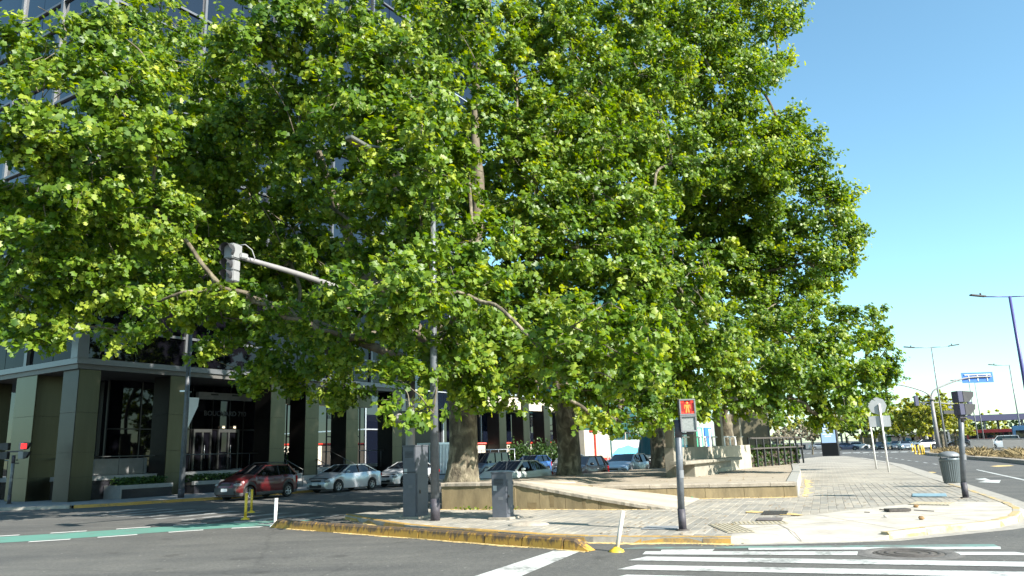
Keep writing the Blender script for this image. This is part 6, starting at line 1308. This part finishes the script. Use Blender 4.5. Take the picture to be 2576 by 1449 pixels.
# ================================================================== TREES
def tree(name, label, base, H, r0, blobs, leaf_m, near_d, dens, group, fork=.3, lean=(0, 0), single=0, limb_min=.05, leaf_size=.155, limbs=(), twig=True, up=.75):
    """blobs: world (x, y, z, r) foliage masses; a skeleton joins them to the trunk."""
    bx_, by_, bz_ = base; t = thing(name, label, 'tree', base, 0, group); B = Vector(base)
    nodes = []; fz = H * fork
    zz = [0, .15, .5, 1.1, fz * .5, fz * .8, fz]
    for z_ in zz: f_ = z_ / H; nodes.append(Vector((lean[0] * z_ + .05 * math.sin(z_ * 1.3), lean[1] * z_ + .05 * math.cos(z_), z_)))
    rad = [r0 * 1.28, r0 * 1.14, r0 * 1.04, r0, r0 * .95, r0 * .92, r0 * .95]
    tr = MB(); n_ = 22; vs = []
    sub = smooth_poly(nodes, 4); rs_ = [rad[min(len(rad) - 1, i // 4)] * (1 - (i % 4) / 4) + rad[min(len(rad) - 1, i // 4 + 1)] * ((i % 4) / 4) for i in range(len(sub))]
    for i, p in enumerate(sub):
        for k in range(n_):
            a_ = 2 * PI * k / n_; rr_ = rs_[i] * (1 + .07 * math.sin(3 * a_ + bx_) + .05 * math.sin(5 * a_ + p.z * .8) + .05 * math.sin(2 * a_ - p.z * 1.1) + random.uniform(-.012, .012))
            vs.append((p.x + rr_ * math.cos(a_), p.y + rr_ * math.sin(a_), p.z - (.25 if i == 0 else 0)))
    tr.add(vs, [(i * n_ + k, i * n_ + (k + 1) % n_, (i + 1) * n_ + (k + 1) % n_, (i + 1) * n_ + k) for i in range(len(sub) - 1) for k in range(n_)], 0, True).build('trunk', M['bark'], t)
    # skeleton: blob centres join the nearest node nearer the trunk top
    TOPN = nodes[-1]; P = [TOPN] + [Vector((b[0] - bx_, b[1] - by_, b[2] - bz_)) for b in blobs]; order = sorted(range(1, len(P)), key=lambda i: (P[i] - TOPN).length); par = {}; done = [0]
    for i in order:
        best = min(done, key=lambda j: (P[i] - P[j]).length + .45 * (P[j] - TOPN).length * (1 if j else 1)); par[i] = best; done.append(i)
    cnt = {i: 1 for i in range(len(P))}
    for i in reversed(order): cnt[par[i]] += cnt[i]
    tot = cnt[0]
    tw = MB(); nl = 0
    for i in order:
        a_, b_ = P[par[i]], P[i]; ra = min(.17 if par[i] == 0 else .085, max(.016, r0 * .8 * (cnt[i] / tot) ** .7)); rb = ra * .72; Ls = (b_ - a_).length
        mid = a_.lerp(b_, .5) + Vector((random.gauss(0, .06), random.gauss(0, .06), random.gauss(.05, .05))) * Ls
        st_ = a_ - (Vector((0, 0, r0 * .8)) if par[i] == 0 else Vector((0, 0, 0)))
        path = smooth_poly([st_, a_.lerp(mid, .5) + Vector((random.gauss(0, .03), random.gauss(0, .03), 0)) * Ls, mid, b_], 4); rl_ = [ra + (rb - ra) * k / (len(path) - 1) for k in range(len(path))]
        if ra > limb_min * 1.6 and nl < 30: MB().tube(path, rl_, 10).build('limb', M['bark_shaded'], t); nl += 1
        else: tw.tube(path, rl_, 6)
    for pts_, ra, rb in limbs:
        path = smooth_poly([Vector(p) - B for p in pts_], 5); MB().tube(path, [ra + (rb - ra) * k / (len(path) - 1) for k in range(len(path))], 12).build('limb', M['bark_shaded'], t)
    # leaves
    Cs = []; Ns = []; Ds = []; Ti = []; Sc = []; 
    for b in blobs:
        x, y, z, r = b[:4]; k_ = b[4] if len(b) > 4 else 1.0; ls_ = b[5] if len(b) > 5 else 1.55
        n = int(dens * k_ * r * r / ((leaf_size * ls_) ** 2)); nt_ = max(4, n // 16)
        pr = .48 if near_d else .70; npad = max(3, int(2.6 * (r / pr) ** 2 * min(1, k_ + .2)))
        pd = rng.normal(size=(npad, 3)); pd /= np.linalg.norm(pd, axis=1, keepdims=True); prad = rng.random(npad) ** .30
        ph = rng.random(3) * 6; lob = 1 + .22 * np.sin(3 * pd[:, 0] + ph[0]) * np.cos(3 * pd[:, 1] + ph[1]) + .14 * np.sin(5 * pd[:, 2] + ph[2])
        pc = pd * (prad * lob * r)[:, None] * [1, 1, .9]
        which = rng.integers(0, npad, nt_); q = rng.normal(size=(nt_, 3)); q /= np.linalg.norm(q, axis=1, keepdims=True); q *= (rng.random(nt_) ** .45)[:, None] * [pr, pr, pr * .62]
        q[:, 2] -= .10 * (q[:, 0] ** 2 + q[:, 1] ** 2) / pr
        loc_ = pc[which] + q; d = pd[which] * .7 + q / pr * .6; d /= np.linalg.norm(d, axis=1, keepdims=True) + 1e-6; rad_ = prad[which]
        stray = rng.random(nt_) < .12; sd = rng.normal(size=(nt_, 3)); loc_[stray] = (sd / np.linalg.norm(sd, axis=1, keepdims=True) * (rng.random(nt_) ** .4 * r)[:, None])[stray]
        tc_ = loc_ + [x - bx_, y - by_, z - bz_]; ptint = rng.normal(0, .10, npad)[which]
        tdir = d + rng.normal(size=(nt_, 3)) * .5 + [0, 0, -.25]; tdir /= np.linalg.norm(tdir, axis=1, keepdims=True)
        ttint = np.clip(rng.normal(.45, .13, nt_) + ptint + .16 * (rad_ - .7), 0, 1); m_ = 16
        sz_ = .22 if near_d else .32
        along = rng.random((nt_, m_, 1)) * sz_ * 1.7
        lc = tc_[:, None, :] + tdir[:, None, :] * along + rng.normal(size=(nt_, m_, 3)) * [sz_ * .42, sz_ * .42, sz_ * .36]
        nr = rng.normal(size=(nt_, m_, 3)) * .58 + d[:, None, :] * .5 + [0.30, -.30, up * .8]
        dv = tdir[:, None, :] * .6 + rng.normal(size=(nt_, m_, 3)) * .6 + [0, 0, -.5]
        ti = np.clip(ttint[:, None] + rng.normal(0, .15, (nt_, m_)) + (rng.random((nt_, m_)) < .025) * .35, 0, 1)
        Sc.append(np.full(nt_ * m_, ls_)); Cs.append(lc.reshape(-1, 3)); Ns.append(nr.reshape(-1, 3)); Ds.append(dv.reshape(-1, 3)); Ti.append(ti.ravel())
        if twig:
            for k in range(0, nt_, 5): 
                q = Vector(tc_[k]); tw.tube([q - Vector(d[k]) * min(.7, r * .4), q, q + Vector(tdir[k]) * .5], [.014, .009, .004], 3, cap=False)
    Cs, Ns, Ds, Ti = map(np.concatenate, (Cs, Ns, Ds, Ti)); n = len(Cs); Sz = leaf_size * rng.uniform(.55, 1.3, n) * np.concatenate(Sc)
    keep = (Cs[:, 2] + bz_) > 2.0
    Cs, Ns, Ds, Ti, Sz = Cs[keep], Ns[keep], Ds[keep], Ti[keep], Sz[keep]; n = len(Cs)
    near = np.full(n, bool(near_d))
    if single:   # the leaves nearest the lens are objects of their own
        wp = Cs + np.array(base); dist = np.linalg.norm(wp - [0, 0, CH], axis=1); ok = (np.abs(wp[:, 0] / wp[:, 1]) < .66); idx = np.where(ok)[0]; idx = idx[np.argsort(dist[idx])][:single]
        V, L_, st, tt, ti, (xx, yy, zz_, T, faces) = leaf_arrays(Cs[idx], Ns[idx], Sz[idx], Ti[idx], True, Ds[idx])
        lms = []
        for g_ in range(4):
            me = bpy.data.meshes.new('leaf'); me.from_pydata([tuple(v) for v in T], [], [tuple(f) for f in faces]); me.materials.append(leaf_m); at2 = me.attributes.new('tint', 'FLOAT', 'POINT'); at2.data.foreach_set('value', [.3 + .15 * g_] * len(T)); lms.append(me)
        for q, i in enumerate(idx):
            o = link('leaf', lms[q % 4], t); s_ = Sz[i]; mx = Matrix(((xx[q][0] * s_, yy[q][0] * s_, zz_[q][0] * s_, Cs[i][0]), (xx[q][1] * s_, yy[q][1] * s_, zz_[q][1] * s_, Cs[i][1]), (xx[q][2] * s_, yy[q][2] * s_, zz_[q][2] * s_, Cs[i][2]), (0, 0, 0, 1))); o.matrix_local = mx
        msk = np.ones(n, bool); msk[idx] = False; Cs, Ns, Ds, Ti, Sz = Cs[msk], Ns[msk], Ds[msk], Ti[msk], Sz[msk]; n = len(Cs)
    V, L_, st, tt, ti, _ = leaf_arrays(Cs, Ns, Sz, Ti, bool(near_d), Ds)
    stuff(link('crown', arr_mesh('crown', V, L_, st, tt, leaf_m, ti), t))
    if tw.f: stuff(tw.build('twigs', M['bark'], t))
    return n
def pxblobs(lst):
    out = []
    for px, py, Y, rp, *k in lst:
        p = at(px, py, Y); out.append((p.x, p.y, p.z, rp * Y / CF * .93, k[0] if k else 1.0, 1.0))
    return out
T1 = [(50, 150, 19, 110), (170, 110, 19, 110), (260, 60, 19.5, 75), (100, 300, 18.5, 140), (290, 230, 19, 125), (395, 205, 20, 65), (50, 450, 19, 120), (210, 420, 19, 130), (330, 340, 19.5, 105), (100, 600, 20, 110), (250, 550, 20.5, 110), (40, 740, 21, 95), (140, 800, 22, 60), (260, 690, 22, 90), (390, 520, 22, 100), (170, 690, 21, 90), (420, 310, 21, 55), (60, 850, 21.5, 45), (350, 780, 23, 70, .7), (300, 830, 23, 35, .8),
      (500, 400, 26, 115), (480, 590, 26, 120), (620, 470, 27, 75, .6), (560, 800, 27, 90, .7), (700, 900, 28, 80), (780, 960, 28, 55), (870, 980, 27, 50), (440, 740, 25, 90, .6), (640, 330, 25, 120), (760, 250, 24, 130), (560, 220, 25, 100), (760, 820, 27, 80, .7), (830, 900, 26, 70), (640, 950, 28, 40, .7), (520, 900, 27, 40, .7), (600, 640, 28, 85, .55), (730, 660, 28, 60, .4), (520, 690, 26, 70, .6),
      (400, 40, 26, 100, .55), (500, 120, 26, 75, .6), (690, 60, 22, 130), (610, 120, 21, 90), (860, 60, 22, 140), (1000, 170, 22, 140), (880, 230, 21, 120), (1060, 310, 21.5, 115), (1130, 60, 24, 140), (950, 350, 22, 95), (760, 410, 23, 85), (970, 470, 22, 105), (1080, 470, 22, 95), (1180, 460, 22.5, 70, .8), (830, 520, 24, 60, .6),
      (860, 690, 17.6, 42), (905, 735, 17.6, 50), (1000, 690, 18, 75), (1080, 650, 18.4, 55), (960, 800, 19, 60), (1090, 760, 19, 85), (1170, 740, 20, 80), (1010, 960, 19, 34), (1030, 1025, 18.6, 40), (1090, 890, 21, 85), (1170, 910, 22, 85), (1200, 985, 23, 50), (960, 880, 22, 70), (1250, 850, 23, 95), (1190, 610, 21, 100), (1060, 560, 21, 80), (940, 600, 23, 60, .6), (1195, 150, 22.5, 75), (1205, 290, 22.5, 70), (1190, 390, 22.5, 60), (1090, 1040, 20, 28), (1210, 1015, 22.5, 38), (330, 130, 24, 80, .7), (430, 150, 24, 70, .6), (340, 60, 24, 60, .6), (1500, 860, 17.8, 62), (1580, 900, 17.6, 55), (1440, 820, 18, 60), (1530, 760, 18, 70), (1620, 820, 17.8, 60), (1460, 935, 18.2, 48), (1560, 965, 18.2, 40), (1650, 935, 18, 42), (1380, 900, 18.5, 50), (640, 760, 23, 50, .8), (720, 800, 23, 48, .8), (560, 725, 22.5, 42, .8), (800, 830, 23.2, 40, .8), (1170, 690, 22, 60), (1190, 800, 22.3, 55), (1130, 830, 22, 50), (1220, 720, 22.5, 50), (1030, 690, 21.5, 70), (960, 640, 22, 55), (900, 620, 22.5, 42), (1060, 330, 19, 75), (1000, 410, 19, 60), (1100, 250, 19.5, 70), (1095, 440, 19.3, 55), (990, 320, 19, 50), (870, 850, 24, 60, .8)]
b1 = pxblobs(T1) + [(-5, 30, 14, 3.2, .5), (-9, 30, 11, 3.0, .5), (0, 31, 15, 3.2, .5), (-4, 28, 19, 3.5, .5), (-12, 27, 13, 3.0, .5), (-8, 33, 16, 3.3, .45), (-3, 35, 12, 3.0, .45), (-13, 22, 9.5, 2.3, .5), (-12, 29.5, 9, 2.3, .7), (-13.5, 30.5, 12, 2.6, .7), (-10, 29, 8, 2.0, .7), (-14.5, 32, 10, 2.4, .7), (-15.5, 31, 14, 2.6, .6), (-11.5, 31.5, 14, 2.6, .6), (-16, 33.5, 12, 2.4, .6), (-8, 30, 8.5, 2.2, .6), (-6, 31.5, 8, 2.2, .6), (-14, 31, 16, 2.6, .6), (-16.5, 33, 15, 2.5, .6), (-12, 30.5, 17.5, 2.6, .6), (-18, 33, 11, 2.4, .7), (-20, 33.5, 12, 2.5, .7), (-22, 35.5, 12.5, 2.5, .7), (-19, 33, 14.5, 2.5, .7), (-24, 36.5, 10.5, 2.4, .7), (-17, 34.5, 9.2, 2.0, .7), (-2, 33, 10.5, 2.4, .5), (-5.5, 34.5, 10, 2.4, .5), (-10.5, 33, 11.5, 2.5, .5)]
T2 = [(1350, 490, 27, 135), (1490, 470, 27, 135), (1450, 620, 26, 140), (1610, 550, 27, 130), (1330, 650, 26, 125), (1560, 720, 26, 140), (1400, 780, 26, 115), (1690, 690, 28, 130), (1650, 850, 27, 125), (1510, 870, 26, 115), (1370, 900, 27, 75), (1480, 990, 27, 65), (1570, 1000, 27, 55), (1650, 970, 27, 80), (1780, 820, 29, 110), (1770, 940, 29, 90), (1850, 890, 31, 90), (1660, 1055, 27.5, 35), (1760, 1010, 30, 45), (1890, 990, 32, 60), (1300, 945, 23.6, 62), (1240, 930, 23.6, 62, .9), (1380, 885, 22.8, 60), (1440, 800, 22.6, 75), (1600, 935, 31, 80), (1660, 1000, 31, 50), (1700, 900, 31, 90), (1470, 900, 24, 60), (1300, 1000, 23.5, 38), (1480, 1040, 25, 40), (1560, 1062, 26, 34), (1615, 1060, 26, 38), (1700, 1040, 27, 40), (1400, 985, 24, 38), (1350, 1010, 26, 32), (1550, 1055, 28, 28),
      (1400, 330, 28, 130), (1540, 340, 28, 130), (1300, 360, 28, 95, .8), (1480, 180, 30, 145), (1390, 60, 30, 140), (1620, 200, 32, 145), (1560, 40, 32, 140), (1690, 410, 31, 120), (1300, 200, 29, 95, .7), (1260, 90, 28, 95), (1280, 760, 27, 70)]
b2 = pxblobs(T2) + [(0, 38, 16, 4, .55), (5, 40, 20, 4, .55), (2, 36, 24, 4, .55), (-3, 41, 18, 3.6, .4), (5, 37, 12, 3.5, .4)]
T3 = [(1740, 90, 38, 150), (1870, 50, 40, 115), (1790, 240, 38, 135), (1880, 180, 40, 85), (1950, 50, 42, 55), (1840, 390, 38, 115), (1930, 390, 40, 105), (2010, 390, 42, 80), (2060, 430, 42, 55), (2080, 540, 42, 75), (2090, 630, 42, 60), (1950, 540, 43, 110), (1890, 690, 43, 95), (2030, 660, 41, 85), (2130, 490, 43, 34), (1970, 325, 40, 55), (1960, 150, 41, 38), (2075, 700, 42, 38), (2120, 590, 42, 40), (1650, 30, 38, 110), (1800, 540, 44, 90), (1980, 20, 42, 30)]
b3 = pxblobs(T3) + [(7, 47, 16, 4.5, .7), (10, 49, 21, 4.8, .7), (4, 46, 22, 4.4, .6), (11, 45, 12, 4, .8), (13.5, 46.5, 15, 4, .8), (13, 47, 19, 3.6, .7), (9, 46, 25, 4, .6)]
T4 = [(1970, 760, 41, 80), (1890, 810, 39, 85), (2000, 850, 37, 95), (2060, 790, 38, 45), (1940, 940, 34, 85), (2040, 920, 34, 95), (1990, 1000, 31, 55), (2070, 990, 32, 65), (1890, 1005, 31, 45, .9), (1830, 960, 35, 60), (1940, 1035, 31, 32), (2060, 1045, 32, 26),
      (2125, 840, 36, 65), (2195, 835, 44, 50), (2185, 920, 46, 65), (2230, 965, 46, 36), (2115, 970, 31.5, 80), (2105, 1040, 32, 40), (2180, 1020, 46, 48), (2205, 790, 44, 24), (2235, 870, 45, 26), (2150, 1062, 45, 18), (2228, 910, 46, 32), (2240, 1010, 46, 16, .6), (2090, 880, 34, 60), (2010, 930, 30.5, 60)]
b4 = pxblobs(T4) + [(12, 47, 13, 3.5, .4), (15, 46, 9, 3.5, .4)]
up1 = at(1193, 380, 27)
lim1 = [([at(1120, 960, 25.3), at(1010, 900, 25.0), at(880, 850, 24.6), at(720, 780, 24.5), at(570, 730, 25), at(530, 705, 25)], .20, .07),
        ([at(1100, 900, 25.3), at(990, 760, 25.5), at(915, 690, 25.6), at(875, 590, 25.8), at(840, 500, 26), at(800, 380, 26)], .27, .12),
        ([at(1150, 950, 25.3), at(1185, 700, 26), at(1205, 480, 26.5), at(1195, 340, 27), at(1205, 150, 27), at(1240, -40, 27)], .30, .07),
        ([at(1100, 830, 25.3), at(1060, 620, 25.6), at(1000, 540, 25.8), at(1000, 350, 25.8)], .26, .14)]
cnts = []
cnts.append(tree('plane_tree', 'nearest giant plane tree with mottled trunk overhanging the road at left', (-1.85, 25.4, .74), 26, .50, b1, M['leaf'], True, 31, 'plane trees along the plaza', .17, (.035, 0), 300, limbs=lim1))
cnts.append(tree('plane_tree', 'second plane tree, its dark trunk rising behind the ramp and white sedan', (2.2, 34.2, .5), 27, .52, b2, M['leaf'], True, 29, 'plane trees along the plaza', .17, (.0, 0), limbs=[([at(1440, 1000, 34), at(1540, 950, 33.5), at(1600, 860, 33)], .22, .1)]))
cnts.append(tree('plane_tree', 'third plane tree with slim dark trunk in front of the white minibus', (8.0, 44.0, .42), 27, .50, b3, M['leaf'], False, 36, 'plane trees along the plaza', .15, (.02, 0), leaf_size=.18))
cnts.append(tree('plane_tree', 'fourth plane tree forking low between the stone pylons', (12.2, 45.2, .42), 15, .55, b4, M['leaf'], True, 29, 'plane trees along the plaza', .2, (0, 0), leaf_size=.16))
# far trees: yellow green row on the right, pale small ones beyond the plaza tip
def auto_blobs(base, h, w_, n): 
    out = []
    for k in range(n):
        a_ = random.random() * 6.3; q = math.sqrt(random.random()) * w_ * .7; z_ = h * random.uniform(.45, .92) * (1 - .25 * (q / w_)); out.append((base[0] + q * math.cos(a_), base[1] + q * math.sin(a_), base[2] + z_, w_ * random.uniform(.28, .42), .6, 1.0))
    return out
FT = [(2236, 1092, 150, 8.5, 4.2), (2275, 1060, 140, 9.2, 5.0), (2325, 1035, 135, 10.2, 5.4), (2372, 1040, 132, 9.4, 5.2), (2405, 1060, 138, 7.4, 4.0), (2255, 1080, 165, 9.5, 5.0), (2300, 1050, 160, 10.5, 5.0), (2350, 1050, 158, 10.5, 5.0)]
tl_lab = ('leftmost small yellow green tree beside the sign posts', 'yellow green tree behind the silver car', 'tallest yellow green tree left of the gantry post', 'yellow green tree right behind the gantry post', 'low yellow green tree left of the right signal', 'farther yellow green tree behind the leftmost ones', 'farther yellow green tree above the white crossover', 'farther yellow green tree behind the gantry')
for (px, py, Y, h, w_), lb in zip(FT, tl_lab):
    p = at(px, 1115, Y); b_ = (p.x, p.y, RZ); tree('roadside_tree', lb, b_, h, .22, auto_blobs(b_, h, w_, 16), M['leaf_yellow'], False, 13, 'yellow green trees across the avenue', .3, (0, 0), leaf_size=.42, twig=False)
for i, (px, Y, h, w_) in enumerate(((1985, 105, 4.2, 2.4), (2042, 110, 4.6, 2.8), (2015, 122, 4.6, 2.6))):
    p = at(px, 1115, Y); b_ = (p.x, p.y, RZ); tree('small_tree', ('small pale tree beside the far parked cars', 'small pale tree left of the advertising panel', 'small pale tree between the two other small ones')[i], b_, h, .10, auto_blobs(b_, h, w_, 10), M['leaf_pale'], False, 6, 'small pale trees beyond the plaza', .4, (0, 0), leaf_size=.3, twig=False)
DT = ['dull distant tree %s' % q for q in ('above the far parked white cars', 'behind the two pale small trees at left', 'just left of the advertising panel', 'directly behind the advertising panel', 'above the dark blue sedan', 'above the white car at the junction', 'behind the sign posts', 'at the left end of the station roof', 'under the middle of the station roof', 'at the right end of the station')]
for i, (px, Y, h, w_) in enumerate(((1960, 190, 11, 7), (2000, 200, 10, 7), (2045, 195, 9.5, 7), (2090, 190, 9, 6.5), (2130, 180, 9, 6.5), (2170, 175, 9, 6), (2205, 180, 10, 6), (2440, 210, 8, 7), (2500, 230, 8, 7), (2560, 240, 8, 7))):
    p = at(px, 1112, Y); b_ = (p.x, p.y, RZ); tree('distant_tree', DT[i], b_, h, .25, auto_blobs(b_, h, w_, 14), M['leaf_dark' if i % 2 else 'leaf_yellow'], False, 9, 'distant trees closing the avenue', .3, (0, 0), leaf_size=.6, twig=False)
dg = gp(2140, 1122, RZ); t = thing('park_fence', 'green wire fence below the distant trees', 'fence', tuple(at(2100, 1115, 168).xy) + (RZ,), .0)
for k in range(26): MB().bx(k * 3.0 - .06, k * 3.0 + .06, -.06, .06, 0, 2.4).build('post', M['dark'], t)
for z_ in (.3, 1.3, 2.3): MB().bx(0, 75, -.03, .03, z_ - .05, z_ + .05).build('rail', M['dark'], t)
print('LEAVES', cnts, 'SETTS', len(spots))
